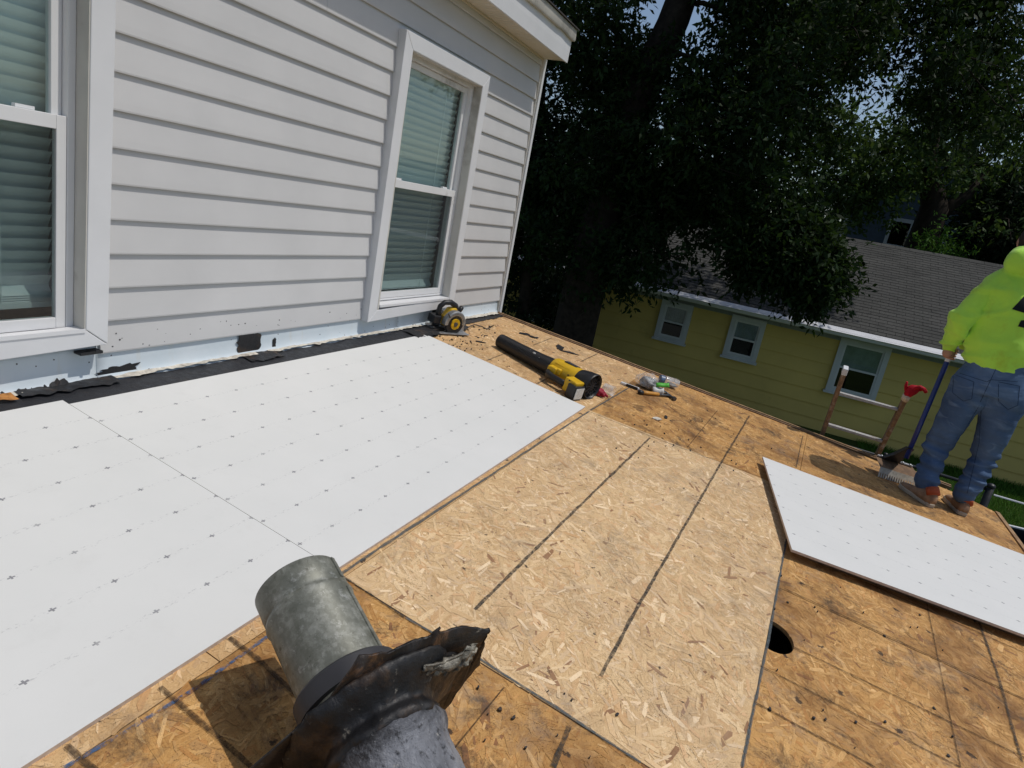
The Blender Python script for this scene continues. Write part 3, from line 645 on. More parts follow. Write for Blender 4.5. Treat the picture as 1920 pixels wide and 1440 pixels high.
def frame(mb, x0, x1, z0, z1, w, y0, y1, wb=None, wt=None):
    wb = wb or w; wt = wt or w
    mb.box((x0, y0, z0), (x0 + w, y1, z1)).box((x1 - w, y0, z0), (x1, y1, z1)).box((x0 + w, y0, z0), (x1 - w, y1, z0 + wb)).box((x0 + w, y0, z1 - wt), (x1 - w, y1, z1)); return mb
def big_window(x0, x1, zb, lean, label):
    w = bpy.data.objects.new('window', None); COL.objects.link(w); w.parent = house
    if label: w['label'] = label
    cw = .086; yf = .101
    # casing: left, right, head, sill apron, mitred
    def cas(poly, nm='casing'): 
        mb = MB(); mb.prism(poly, yf, .164, lambda a, b, d: (a, d, b)); return mb.build(nm, 'trim', w, bevel=.003)
    cas([(x0 - lean, zb), (x0 + cw - lean, zb + .07), (x0 + cw, WT - cw), (x0, WT)]); cas([(x1, zb + .03), (x1, WT), (x1 - cw, WT - cw), (x1 - cw, zb + .095)])
    cas([(x0 + .001, WT), (x0 + cw + .001, WT - cw), (x1 - cw - .001, WT - cw), (x1 - .001, WT)])
    cas([(x0 - lean + .002, zb - .001), (x1 - .001, zb + .028), (x1 - cw - .002, zb + .094), (x0 + cw - lean + .002, zb + .069)])
    # jambs between casing and sash frame
    a, b = x0 + cw, x1 - cw; zt = WT - cw; zs = .205
    mb = MB(); mb.box((a - .01, yf + .004, zs - .03), (a + .004, .232, zt)).box((b - .004, yf + .004, zs - .03), (b + .01, .232, zt)).box((a + .004, yf + .004, zt - .004), (b - .004, .232, zt + .01)); mb.build('jamb', 'jamb', w)
    mb = MB(); mb.prism([(yf - .004, zb + .085), (yf - .004, zb + .100), (.172, zs + .006), (.235, zs + .010), (.235, zs - .03)], a + .005, b - .005, lambda p, q, d: (d, p, q)); mb.build('sill', 'trim', w)
    f0, f1 = a + .005, b - .005; fb, ft = zs + .011, zt - .005
    mb = frame(MB(), f0, f1, fb, ft, .026, .166, .236, .012, .022); mb.build('window_frame', 'sash', w, bevel=.002)
    g0, g1 = f0 + .027, f1 - .027; mid = .945
    mb = frame(MB(), g0, g1, mid - .022, ft - .024, .036, .196, .226, .040, .034); mb.build('upper_sash', 'sash', w, bevel=.002)
    mb = frame(MB(), g0, g1, fb + .014, mid + .024, .034, .170, .194, .040, .046); mb.build('lower_sash', 'sash', w, bevel=.002)
    mb = MB(); mb.box((g0 + .035, .208, mid + .016), (g1 - .035, .212, ft - .056)); mb.build('pane', 'glass', w)
    mb = MB(); mb.box((g0 + .033, .181, fb + .053), (g1 - .033, .185, mid - .021)); mb.build('pane', 'glass', w)
    mb = MB(); mb.add([(g0 + .02, .1745, fb + .04), (g1 - .02, .1745, fb + .04), (g1 - .02, .1745, mid - .01), (g0 + .02, .1745, mid - .01)], [(0, 1, 2, 3)]); mb.build('insect_screen', 'screen', w)
    # white horizontal blind inside
    z = ft - .03; n = 0; bottom = .30 if lean else .365
    me = None
    while z > bottom:
        if me is None:
            mb = MB(); mb.add([(f0 + .02, -.011, .0245), (f1 - .02, -.011, .0245), (f1 - .02, .001, .0035), (f0 + .02, .001, .0035), (f1 - .02, .013, -.0245), (f0 + .02, .013, -.0245)], [(0, 1, 2, 3), (3, 2, 4, 5)]); me = mb.mesh('blind_slat'); me.materials.append(MAT['slat'])
        o = bpy.data.objects.new('blind_slat', me); COL.objects.link(o); o.parent = w; o.location = (0, .268, z); o.rotation_euler = (R(random.uniform(-2, 2)), R(random.uniform(-.06, .06)), 0)
        z -= .0435
    for i in range(5 if not lean else 2):
        o = bpy.data.objects.new('blind_slat', me); COL.objects.link(o); o.parent = w; o.location = (0, .268, bottom - .006 - i * .008); o.rotation_euler = (R(-58), 0, 0)
    mb = MB(); mb.box((f0 + .02, .25, bottom - .075), (f1 - .02, .285, bottom - .055)); mb.build('bottom_rail', 'slat', w)
    for fx in (.22, .78): mb = MB(); mb.tube([(f0 + (f1 - f0) * fx, .254, ft - .02), (f0 + (f1 - f0) * fx, .254, bottom - .06)], .0016, 5); mb.build('blind_cord', 'slat', w)
    for fx in (.15, .85): mb = MB(); mb.box((g0 + (g1 - g0) * fx - .03, .187, mid + .025), (g0 + (g1 - g0) * fx + .03, .206, mid + .036)); mb.build('sash_latch', 'sash', w)
big_window(*W1, .140, 0, 'white double-hung window with its blind partly raised')
big_window(*W2, .108, .018, 'white double-hung window with a bowed casing beside the saw')
c = on_wall((182, 662), .0985); mb = MB(); mb.tube([(c[0], .101, c[1] + .008), (c[0], .097, c[1] + .008)], .006, 8); mb.build('screw_head', 'black_dull', house)
c = on_wall((175, 666), .0985); mb = MB(); mb.box((c[0] - .04, .108, .133), (c[0] + .045, .150, .1435)); mb.build('tar_joint', 'tar', house)
for i in range(40):                                # tar spatter on the lowest courses
    px = (random.uniform(215, 690), 0); x = random.uniform(.26, 1.9); z = Z0 + abs(random.gauss(.02, .035)) + .004
    y = .1465 + (z - Z0) % EX * .085 - .0012; r = random.uniform(.0012, .0036)
    mb = MB(); mb.ball((x, y, z), r, (1.3, .4, 1), 6, 4); mb.build('tar_spot', 'tar', house)

# ------------------------------------------------------------------ cover boards
def board(name, M, poly, mat, label, th=.0127, group='white cover boards'):
    mb = MB(); mb.prism(poly, 0, -th, lambda a, b, d: (a, b, d)); o = mb.build(name, mat, None, bevel=.0006); o.matrix_world = M
    return tag(o, label, 'board', group)
L8, W4 = 2.4384, 1.2192
mA = board_mat('cover_board_print', .012, -.1524); MAT['bA'] = mA
MAT['bB'] = board_mat('cover_board_print_offset', -.155, -.1524)
rect = lambda a, b, c, d: [(a, b), (c, b), (c, d), (a, d)]
board('cover_board', ROOF, rect(0, 0, L8, -W4), 'bA', 'white cover board reaching from the middle seam to the saw')
board('cover_board', ROOF @ Matrix.Translation((-.0014, .034, 0)), rect(-L8, 0, 0, -W4 - .02), 'bB', 'white cover board beside the galvanised vent pipe and the seam')
P1, P2 = DL((1430, 856), 0), DL((1485, 1030), 0); P3, P4 = DL((1920, 1190), 0), DL((1920, 1040), 0)
dirl = ((P3 - P2).normalized() + (P4 - P1).normalized()).normalized(); LZ = .040
P1, P2 = DL((1430, 856), LZ), DL((1485, 1030), LZ)
Q4 = P1 + (DL((1920, 1040), LZ) - P1).normalized() * 1.95; Q3 = P2 + (DL((1920, 1190), LZ) - P2).normalized() * 1.95
ax = (Q4 - P1).normalized(); M3 = ROOF @ Matrix.Translation(P1) @ Matrix(((ax.x, -ax.y, 0, 0), (ax.y, ax.x, 0, 0), (0, 0, 1, 0), (0, 0, 0, 1)))
Minv = (ROOF.inverted() @ M3).inverted(); loc = lambda p: tuple((Minv @ p).xy)
MAT['bC'] = board_mat('cover_board_print_loose', .155, -.1524)
poly = [loc(P1), loc(Q4), loc(Q3), loc(P2)]
board('cover_board', M3, poly, 'bC', 'loose white cover board lying askew behind the worker')
cen = Vector((sum(p[0] for p in poly) / 4, sum(p[1] for p in poly) / 4))
sub = [tuple(cen + (Vector(p) - cen) * .88) for p in poly]
board('cover_board', M3 @ Matrix.Translation((0, 0, -.0135)), sub, 'wood_old', 'added support under the loose white cover board, coloured dark for its shadow gap', th=.0385)  # added filler board; its dark colour stands in for the shadow gap

# ------------------------------------------------------------------ pulled-out vent pipe with flashing
axv = Vector((.395, .868, .302)).normalized(); E_ = Vector((-.403, -1.391, .060))
rv = axv.cross(Vector((0, 0, 1))).normalized(); wv = rv.cross(axv)
MV = Matrix(((axv.x, rv.x, wv.x, E_.x), (axv.y, rv.y, wv.y, E_.y), (axv.z, rv.z, wv.z, E_.z), (0, 0, 0, 1)))   # local x along pipe, y right, z up
vent = empty('vent_pipe', 'galvanised vent pipe pulled out with its tarred flashing, lying on the OSB', 'vent pipe', MV)
def lathe(prof, n=48, wob=0.0, seed=0, cap=True):
    rings = []
    for x, r_ in prof:
        ring = []
        for j in range(n):
            a = 2 * math.pi * j / n; k = 1 + wob * (mnoise.noise(Vector((x * 14, math.cos(a) * 2.2, math.sin(a) * 2.2 + seed))) + .6 * mnoise.noise(Vector((x * 34, math.cos(a) * 6, math.sin(a) * 6 + seed))))
            ring.append(Vector((x, r_ * k * math.cos(a), r_ * k * math.sin(a))))
        rings.append(ring)
    mb = MB(); mb.loft(rings, cap); return mb
PR = .096
prof = [(0, PR), (-.058, PR), (-.064, PR - .004), (-.070, PR + .001), (-.078, PR + .003), (-.085, PR), (-.40, PR), (-.40, PR - .003), (-.08, PR - .003), (0, PR - .003), (0, PR)]
lathe(prof, 64, .004, 1, False).build('pipe', 'galv', vent, smooth=True, auto=40)
mb = MB(); sa = R(-40)   # lock seam along the pipe
for s0, s1 in ((-.002, -.058), (-.086, -.31)):
    M_ = Matrix.Rotation(sa, 4, 'X'); mb.box((s1, -.006, PR - .001), (s0, .006, PR + .0035), M_)
mb.build('lock_seam', 'galv', vent, bevel=.0015)
lathe([(-.300, PR + .002), (-.300, PR + .016), (-.262, PR + .0155), (-.256, PR + .010), (-.256, PR + .002)], 48, .01, 2, False).build('collar', 'rubber', vent, smooth=True, auto=40)
# torn flange sheet, bent and ragged
fl = [(-.245, -.185), (-.232, -.10), (-.222, -.035), (-.16, .045), (-.115, .105), (-.06, .200), (.00, .188), (.05, .199), (.085, .200), (.094, .206), (.108, .216), (.106, .204), (.115, .200), (.18, .190), (.236, .165), (.247, .168), (.246, .146), (.258, .085), (.266, .045), (.246, -.005), (.232, -.09), (.222, -.172), (.10, -.180), (-.08, -.180)]
fine = []
for i, p in enumerate(fl):
    q = fl[(i + 1) % len(fl)]; fine += jag(p, q, 5, .006, i, 40)[:-1]
bm = bmesh.new(); vs = [bm.verts.new((0, a, b)) for a, b in fine]; fc = bm.faces.new(vs)
bmesh.ops.triangulate(bm, faces=[fc]); bmesh.ops.subdivide_edges(bm, edges=[e for e in bm.edges if e.calc_length() > .05], cuts=3, use_grid_fill=True)
bmesh.ops.triangulate(bm, faces=bm.faces[:])
for v in bm.verts:
    y, z = v.co.y, v.co.z; d = math.hypot(y, z)
    v.co.x = -.335 + .012 * mnoise.noise(Vector((y * 6, z * 6, 2))) * min(1, max(0, (d - .11) / .1)) - .018 * max(0, (y - .13) / .13) ** 2 + .008 * max(0, (z - .14) / .06)
me = bpy.data.meshes.new('flange'); bm.to_mesh(me); bm.free(); fo = bpy.data.objects.new('flange', me); COL.objects.link(fo); fo.parent = vent; me.materials.append(MAT['flange'])
me.polygons.foreach_set('use_smooth', [True] * len(me.polygons)); sm = fo.modifiers.new('solid', 'SOLIDIFY'); sm.thickness = .005; sm.offset = 0
def tar_body(x0, x1, r_of, amp, nm, mat, seed, k_=34, n=96):
    rings = []
    for i in range(k_ + 1):
        t = i / k_; x = x0 + (x1 - x0) * t; ring = []
        for j in range(n):
            a = 2 * math.pi * j / n; c_, s_ = math.cos(a), math.sin(a)
            k = 1 + amp * (.05 * mnoise.noise(Vector((x * 7, c_ * 1.5, s_ * 1.5 + seed))) + .035 * mnoise.noise(Vector((x * 22, c_ * 4, s_ * 4 + seed))) + .022 * mnoise.noise(Vector((x * 60, c_ * 10, s_ * 10))) + .012 * mnoise.noise(Vector((x * 130, c_ * 24, s_ * 24))))
            rr_ = r_of(t, c_, s_) * k; ring.append(Vector((x, rr_ * c_ + .010, max(rr_ * s_, -(.172 - .135 * (-.336 - x))))))
        rings.append(ring)
    mb = MB(); mb.loft(rings); return mb.build(nm, mat, vent, smooth=True)
tar_body(-.336, -.425, lambda t, c_, s_: .119 + (.050 + .045 * max(0, c_)) * (1 - t) ** 2.2 + .010 * math.sin(t * 9), 1.6, 'tar_fillet', 'tarshine', 4, 18)
tar_body(-.405, -.77, lambda t, c_, s_: .118 - .006 * math.sin(t * 3.1) + .012 * math.exp(-((t - .06) / .05) ** 2), .75, 'boot_sleeve', 'boot', 9, 40)
def lump(cx, cy, cz, w, seed, mat, name):          # torn flap of old coating, a thin ragged skin
    k = 14; vs = []
    for i in range(k + 1):
        for j in range(k + 1):
            u, v = (i / k - .5), (j / k - .5); e = 1 + .35 * mnoise.noise(Vector((u * 4, v * 4, seed))); hgt_ = .018 * mnoise.noise(Vector((u * 3.2, v * 3.2, seed + 5))) + .010 * mnoise.noise(Vector((u * 9, v * 9, seed + 9)))
            vs.append((cx + hgt_ - .012 * (1 - 4 * u * u), cy + u * w[0] * e + .02 * v, cz + v * w[1] * e))
    mb = MB(); mb.add(vs, [(i * (k + 1) + j, i * (k + 1) + j + 1, (i + 1) * (k + 1) + j + 1, (i + 1) * (k + 1) + j) for i in range(k) for j in range(k)])
    o = mb.build(name, mat, vent, smooth=True); sm = o.modifiers.new('solid', 'SOLIDIFY'); sm.thickness = .004; return o
lump(-.352, .128, .128, (.13, .045), 1, 'foil', 'torn_facing'); lump(-.350, .185, .10, (.06, .05), 5, 'foil', 'torn_facing')

# ------------------------------------------------------------------ leaf blower lying on its side
def heading(a, b): d = b - a; return math.atan2(d.y, d.x)
n0, n1 = DL((934, 651)), DL((1118, 742)); n1 = n0 + (DL((1092, 742)) - n0).normalized() * .90
hb = heading(n0, n1)
blow = empty('leaf_blower', 'yellow and black cordless leaf blower lying on the OSB', 'leaf blower', on_roof(n0, hb))
# local: x from nozzle to intake, +y away from the camera, handle on -y, z up
zc = .076
def bl(prof, nm, mat, n=32, wob=0, sy=1.0): 
    rings = []
    for x, r_, z in prof: rings.append([Vector((x, r_ * sy * math.cos(2 * math.pi * j / n), z + r_ * math.sin(2 * math.pi * j / n))) for j in range(n)])
    mb = MB(); mb.loft(rings); return mb.build(nm, mat, blow, smooth=True, auto=38)
tb = bl([(.012, .044, .052), (0, .0475, .052), (.0, .050, .052), (.018, .051, .053), (.20, .053, .057), (.40, .057, .064), (.505, .061, .070), (.52, .065, .071), (.545, .066, .071)], 'nozzle_tube', 'black')
mb = MB(); mb.tube([(.0005, 0, .052), (.014, 0, .052)], .0435, 28); mb.build('nozzle_mouth', 'room', blow)
bl([(.525, .069, .075), (.54, .074, .076), (.60, .076, .078), (.72, .078, .080), (.745, .077, .080)], 'motor_housing', 'yellow')
bl([(.735, .074, .080), (.755, .081, .082), (.80, .086, .0865), (.845, .089, .0895), (.862, .090, .090), (.868, .086, .090), (.862, .080, .090), (.83, .074, .090)], 'intake', 'black')
for i in range(6): 
    mb = MB(); a = math.pi * i / 6; mb.box((.852, -.002, -.080), (.857, .002, .080), Matrix.Translation((0, 0, .090)) @ Matrix.Rotation(a, 4, 'X')); mb.build('intake_rib', 'black_dull', blow)
for r_ in (.025, .05): mb = MB(); mb.tube([(.855, r_ * math.cos(2 * math.pi * i / 24), .090 + r_ * math.sin(2 * math.pi * i / 24)) for i in range(25)], .002, 6); mb.build('intake_rib', 'black_dull', blow)
for zz in (.118, .128): mb = MB(); mb.box((.56, -.058, zz), (.735, -.050, zz + .004)); mb.build('housing_ridge', 'yellow', blow, bevel=.001)
mb = MB(); mb.prism([(.60, -.020), (.70, -.016), (.71, .020), (.61, .018)], .1555, .159, lambda a, b, d: (a, b, d)); mb.build('name_plate', 'rubber', blow)
mb = MB(); mb.box((.545, -.112, .060), (.615, -.060, .110)).box((.605, -.095, .068), (.640, -.058, .112)); mb.build('handle_mount', 'yellow', blow, bevel=.008)
hp = [(.555, -.098, .066), (.575, -.128, .060), (.63, -.140, .058), (.70, -.142, .058), (.755, -.135, .058)]
mb = MB(); mb.tube(hp, [.017, .020, .019, .019, .020], 14, squash=(1, 1.15)); mb.build('handle', 'black', blow, smooth=True)
mb = MB(); mb.prism([(.735, -.155), (.84, -.172), (.845, -.080), (.80, -.060), (.735, -.065)], .022, .112, lambda a, b, d: (a, b, d)); mb.build('battery_mount', 'yellow', blow, bevel=.008)
mb = MB(); mb.prism([(.79, -.188), (.862, -.196), (.868, -.098), (.848, -.090), (.842, -.168), (.79, -.165)], .004, .095, lambda a, b, d: (a, b, d)); mb.build('battery', 'black', blow, bevel=.006)
mb = MB(); mb.box((.868, -.190, .012), (.8705, -.104, .086)); mb.build('battery_label', 'label_white', blow)
for x, z in ((.57, .10), (.70, .103), (.78, .105), (.80, .04)): mb = MB(); mb.tube([(x, -.075 - (.09 if x > .75 else 0), z), (x, -.080 - (.09 if x > .75 else 0), z)], .005, 8); mb.build('screw', 'black_dull', blow)
for x, a, r_ in ((.35, -125, .011), (.41, -140, .006), (.30, -110, .005), (.47, -130, .005)):
    rr = .0545 + .02 * (x - .25); mb = MB(); mb.ball((x, rr * math.cos(R(180 + a + 180)), .061 - rr * math.sin(R(a + 180 + 180)) * .9), r_, (1.5, .5, 1), 8, 5); mb.build('scuff', 'label_white', tb)

# crimson glove and clear cup beside the blower's battery
def crumple(c, r, seed, n=20, m_=12, sc=(1, 1, 1), amp=.5):
    vs = []; 
    for i in range(m_ + 1):
        for j in range(n):
            th, ph = math.pi * i / m_, 2 * math.pi * j / n; d = Vector((math.sin(th) * math.cos(ph), math.sin(th) * math.sin(ph), math.cos(th)))
            k = 1 + amp * mnoise.noise(d * 2.0 + Vector((seed, 0, 0))) + amp * .6 * mnoise.noise(d * 5 + Vector((0, seed, 0)))
            vs.append(Vector(c) + Vector((d.x * sc[0], d.y * sc[1], d.z * sc[2])) * r * k)
    mb = MB(); mb.add(vs, [(i * n + j, (i + 1) * n + j, (i + 1) * n + (j + 1) % n, i * n + (j + 1) % n) for i in range(m_) for j in range(n)]); return mb
gp = DL((1120, 741)); gl = empty('work_glove', 'crimson work glove crumpled against the leaf blower battery', 'glove', on_roof(gp, R(-60)))
crumple((0, 0, .024), .036, 3, sc=(1.2, .9, .75)).build('palm', 'redrag', gl, smooth=True)
for i, (a, l) in enumerate(((-50, .055), (-15, .07), (18, .07), (50, .06), (150, .05))):
    d = Vector((math.cos(R(a)), math.sin(R(a)), 0)); mb = MB(); mb.tube([d * .02 + Vector((0, 0, .02)), d * .045 + Vector((0, 0, .026)), d * l + Vector((0, 0, .012))], [.013, .011, .007], 8); mb.build('finger', 'redrag', gl, smooth=True)
cp = DL((1136, 738)); cup = empty('plastic_cup', 'small clear plastic cup lying next to the crimson glove', 'cup', on_roof(cp, R(-100)))
lathe([(0, .030), (.002, .031), (.075, .037), (.078, .039), (.078, .036), (.004, .029)], 28, .01).build('cup_wall', 'clear', cup, smooth=True, auto=40); 
for ch in cup.children: ch.location = (-.03, 0, .038)
mb = MB(); mb.tube([(-.03, 0, .038), (-.026, 0, .038)], .029, 24); mb.build('cup_base', 'clear', cup)

# ------------------------------------------------------------------ circular saw by the wall
sp = DL((836, 621)); sp = Vector((sp.x, sp.y + .01, H + .012))
saw = empty('circular_saw', 'yellow cordless circular saw with grey blade guard standing at the wall foot', 'saw', on_roof(sp, R(-22)))
# local: x = cutting direction, y: +y is away from the blade side ... blade faces -y
mb = MB(); mb.prism([(-.125, -.105), (.145, -.105), (.155, -.095), (.155, .075), (.145, .085), (-.125, .085)], 0, .004, lambda a, b, d: (a, b, d)); mb.build('shoe', 'steel', saw, bevel=.001)
mb = MB(); mb.prism([(-.125, 0), (.155, 0), (.155, .012), (-.125, .012)], .081, .085, lambda a, b, d: (a, d, b)); mb.build('shoe_lip', 'steel', saw)
def disc(cx, cz, r0, a0, a1, y0, y1, nm, mat, inner=0, n=30, bev=.003):
    pts = [(cx + r0 * math.cos(R(a0 + (a1 - a0) * i / n)), cz + r0 * math.sin(R(a0 + (a1 - a0) * i / n))) for i in range(n + 1)]
    if inner: pts += [(cx + inner * math.cos(R(a1 - (a1 - a0) * i / n)), cz + inner * math.sin(R(a1 - (a1 - a0) * i / n))) for i in range(n + 1)]
    mb = MB(); mb.prism(pts, y0, y1, lambda a, b, d: (a, d, b)); return mb.build(nm, mat, saw, bevel=bev)
CX, CZ = .01, .070
disc(CX, CZ, .094, -5, 190, -.080, -.036, 'blade_guard', 'steel', .062, bev=.010)
disc(CX, CZ, .092, -5, 190, -.040, -.034, 'guard_back', 'steel', .012)
disc(CX, CZ, .083, 0, 360, -.060, -.0585, 'saw_blade', 'darksteel', .01, 60, 0)
disc(CX, CZ, .078, 150, 375, -.078, -.064, 'lower_guard', 'black', .030, bev=.004)
disc(CX, CZ, .040, 0, 359, -.084, -.070, 'blade_hub', 'yellow', .018, 28, .002)
disc(CX, CZ, .017, 0, 359, -.088, -.066, 'arbor', 'darksteel', 0, 16, .002)
for a in (40, 160, 280): mb = MB(); mb.box((.016, -.086, -.006), (.040, -.080, .006), Matrix.Translation((CX, 0, CZ)) @ Matrix.Rotation(R(a), 4, 'Y')); mb.build('hub_spoke', 'yellow', saw)
mb = MB(); mb.prism([(-.045, .03), (.06, .03), (.075, .10), (.03, .175), (-.02, .165), (-.055, .10)], -.034, .030, lambda a, b, d: (a, d, b)); mb.build('gear_case', 'yellow', saw, bevel=.012)
mb = MB(); mb.tube([(CX - .01, .028, .068), (CX - .01, .050, .068), (CX - .01, .125, .066), (CX - .01, .155, .064), (CX - .01, .160, .064)], [.043, .046, .044, .040, .030], 20); mb.build('motor', 'black', saw, smooth=True, auto=40)
mb = MB(); mb.prism([(.11, .004), (.152, .004), (.135, .06), (.12, .065)], -.034, .034, lambda a, b, d: (a, d, b)); mb.build('bevel_bracket', 'steel', saw, bevel=.004)
mb = MB(); mb.tube([(.055, 0, .135), (.03, 0, .185), (-.02, 0, .206), (-.075, 0, .200), (-.105, 0, .170), (-.108, 0, .125), (-.09, 0, .095)], [.020, .021, .020, .019, .019, .020, .020], 12); mb.build('handle', 'black', saw, smooth=True)
mb = MB(); mb.tube([(.075, .012, .115), (.105, .02, .155), (.118, .024, .172)], [.015, .019, .016], 12); mb.build('front_knob', 'black', saw, smooth=True)
mb = MB(); mb.box((-.150, -.030, .045), (-.085, .050, .105)); mb.build('battery', 'black', saw, bevel=.008)
mb = MB(); mb.tube([(-.06, -.082, .12), (-.085, -.086, .145)], .006, 8); mb.build('guard_lever', 'darksteel', saw)
c0 = [DL((872, 617)), DL((888, 613)), DL((902, 614)), DL((912, 619)), DL((925, 612))]
mb = MB(); mb.tube([Vector((p.x, p.y, H + (.020 if i == 1 else .010))) for i, p in enumerate(c0)], .004, 7); o = mb.build('rubber_strip', 'black', None, smooth=True); o.matrix_world = ROOF; tag(o, 'thin black rubber strip lying on the OSB behind the circular saw', 'strip')

# ------------------------------------------------------------------ hammer, knife, bag of screws, small jar
h0, h1 = DL((1196, 739)), DL((1270, 747)); hl = h0 + (h1 - h0).normalized() * .34
ham = empty('claw_hammer', 'claw hammer with orange grip lying in front of the bag of screws', 'hammer', on_roof(h0, heading(h0, h1)))
mb = MB(); mb.tube([(0, 0, .018), (.010, 0, .018), (.022, 0, .017), (.040, 0, .017)], [.014, .020, .019, .0165], 14, squash=(1, .85)); mb.build('grip_end', 'black', ham, smooth=True)
mb = MB(); mb.tube([(.036, 0, .017), (.09, 0, .017), (.15, 0, .017), (.205, 0, .017)], [.0155, .0165, .0155, .0150], 14, squash=(1, .85)); mb.build('grip', 'grip', ham, smooth=True)
mb = MB(); mb.tube([(.200, 0, .017), (.26, 0, .016), (.325, 0, .016)], [.0115, .0095, .0115], 10, squash=(1, .8)); mb.build('shaft', 'darksteel', ham, smooth=True)
mb = MB(); mb.tube([(.325, -.066, .017), (.325, -.048, .017), (.325, -.046, .016), (.325, -.022, .015), (.325, 0, .015)], [.0165, .0165, .012, .011, .014], 14); mb.build('striking_face', 'darksteel', ham, smooth=True, auto=35)
for s in (-1, 1): mb = MB(); mb.tube([(.325, .005, .015 + s * .003), (.320, .035, .016 + s * .008), (.304, .062, .018 + s * .011), (.282, .080, .021 + s * .012)], [.011, .009, .007, .003], 8); mb.build('claw', 'darksteel', ham, smooth=True)
k0 = DL((1180, 726)); kn = empty('utility_knife', 'white and black utility knife at the hammer grip end', 'knife', on_roof(k0, R(-75)))
mb = MB(); mb.prism([(-.075, -.010), (.05, -.014), (.075, -.004), (.07, .012), (-.07, .013)], .002, .020, lambda a, b, d: (a, b, d)); mb.build('knife_body', 'cap_white', kn, bevel=.004)
mb = MB(); mb.prism([(-.03, -.016), (.06, -.018), (.06, -.009), (-.03, -.008)], .001, .023, lambda a, b, d: (a, b, d)); mb.build('knife_grip', 'black', kn, bevel=.003)
mb = MB(); mb.prism([(.07, -.004), (.10, .006), (.07, .010)], .009, .0105, lambda a, b, d: (a, b, d)); mb.build('knife_blade', 'steel', kn)
b0 = DL((1208, 727)); bag = empty('screw_bag', 'clear plastic bag of screws with a green label by the roof edge', 'bag', on_roof(b0, R(-62)))
crumple((0, 0, .060), .085, 11, 28, 16, (1.05, .85, .72), .32).build('bag_film', 'clear', bag, smooth=True)
crumple((.02, 0, .046), .066, 14, 24, 14, (1.1, .9, .66), .30).build('screw_heap', 'screw', bag, smooth=True)
pts = [Vector((.075 + .055 * i / 5, -.05 + .0 * i, .055 + .006 * math.sin(i * 1.7))) for i in range(6)]
mb = MB(); k = 6; vs = []
for i in range(k + 1):
    for j in range(5): vs.append((.070 + .085 * i / k, -.075 + .14 * j / 4, .070 - .050 * i / k + .008 * math.sin(i * 1.3 + j)))
mb.add(vs, [(i * 5 + j, i * 5 + j + 1, (i + 1) * 5 + j + 1, (i + 1) * 5 + j) for i in range(k) for j in range(4)]); mb.build('bag_flap', 'clear', bag, smooth=True)
iB = bag.matrix_world.inverted() @ ROOF
def tagplate(c, w, h_, rot, nm, mat):
    n_ = Vector((-.75, -.2, .62)).normalized(); a_ = Vector((.25, -.97, 0)); a_ = (a_ - n_ * a_.dot(n_)).normalized(); b__ = n_.cross(a_); c_, s_ = math.cos(rot), math.sin(rot); a2, b2 = a_ * c_ + b__ * s_, b__ * c_ - a_ * s_
    mb = MB(); vs = [c + a2 * (w * (i / 6 - .5)) + b2 * h_ * q + n_ * .004 * math.sin(i * 1.1) for i in range(7) for q in (-.5, .5)]
    mb.add([iB @ v for v in vs], [(2 * i, 2 * i + 1, 2 * i + 3, 2 * i + 2) for i in range(6)]); o = mb.build(nm, mat, bag, smooth=True); sm = o.modifiers.new('solid', 'SOLIDIFY'); sm.thickness = .002
lc = b0 + Vector((-.035, -.125, .055)); tagplate(lc + Vector((0, 0, .030)), .10, .034, .35, 'green_label', 'label_green'); tagplate(lc + Vector((-.03, .012, -.012)), .085, .045, .25, 'white_label', 'label_white')
j0 = DL((1262, 729)); jar = empty('plastic_jar', 'clear plastic jar with blue lid tipped over at the roof edge', 'jar', on_roof(j0 + Vector((0, .02, 0)), R(-62)))
lathe([(-.075, .034), (-.070, .040), (.035, .042), (.045, .036), (.045, .034), (-.072, .037)], 28, .01).build('jar_wall', 'clear', jar, smooth=True, auto=40)
lathe([(-.115, .033), (-.113, .037), (-.080, .037), (-.078, .033)], 28).build('lid', 'cap_blue', jar, smooth=True, auto=40)
crumple((.0, 0, -.018), .028, 5, 14, 8, (1.6, 1, .5), .3).build('fasteners', 'screw', jar, smooth=True)
for ch in jar.children: ch.location = (0, 0, .044)

# ------------------------------------------------------------------ torn scraps of roofing on the sheets
def scrap(px, w, h, ang, seed, label, mat='tar'):
    p = DL(px); n = 18; out = []
    for i in range(n):
        a = 2 * math.pi * i / n; k = 1 + .45 * mnoise.noise(Vector((math.cos(a) * 1.6, math.sin(a) * 1.6, seed)))
        out.append((w * math.cos(a) * k, h * math.sin(a) * k))
    mb = MB(); vs = [(a, b, .002 + .010 * max(0, mnoise.noise(Vector((a * 30, b * 30, seed))))) for a, b in out]; vs2 = [(x, y, z + .004) for x, y, z in vs]
    mb.add(vs + vs2, [tuple(range(n))[::-1], tuple(range(n, 2 * n))] + [(i, (i + 1) % n, n + (i + 1) % n, n + i) for i in range(n)])
    o = mb.build('roofing_scrap', mat, None); o.matrix_world = on_roof(p, R(ang)); return tag(o, label, 'scrap', 'torn roofing scraps')
scrap((984, 627), .060, .028, -30, 1, 'broad torn roofing scrap beyond the blower tube')
scrap((1000, 633), .042, .022, -50, 2, 'smaller torn roofing scrap beside the broad one beyond the blower tube')
scrap((1049, 652), .075, .030, 20, 3, 'upright folded black roofing scrap beyond the blower housing')
scrap((1064, 661), .080, .018, -55, 4, 'long curled black roofing scrap next to the folded one')
scrap((900, 642), .045, .010, -40, 5, 'thin black sliver between the saw and the blower nozzle')
scrap((1232, 786), .045, .022, -30, 6, 'grey flake on the darker OSB below the hammer', 'torn')
scrap((1248, 783), .035, .012, 10, 7, 'black flake on the darker OSB below the hammer')
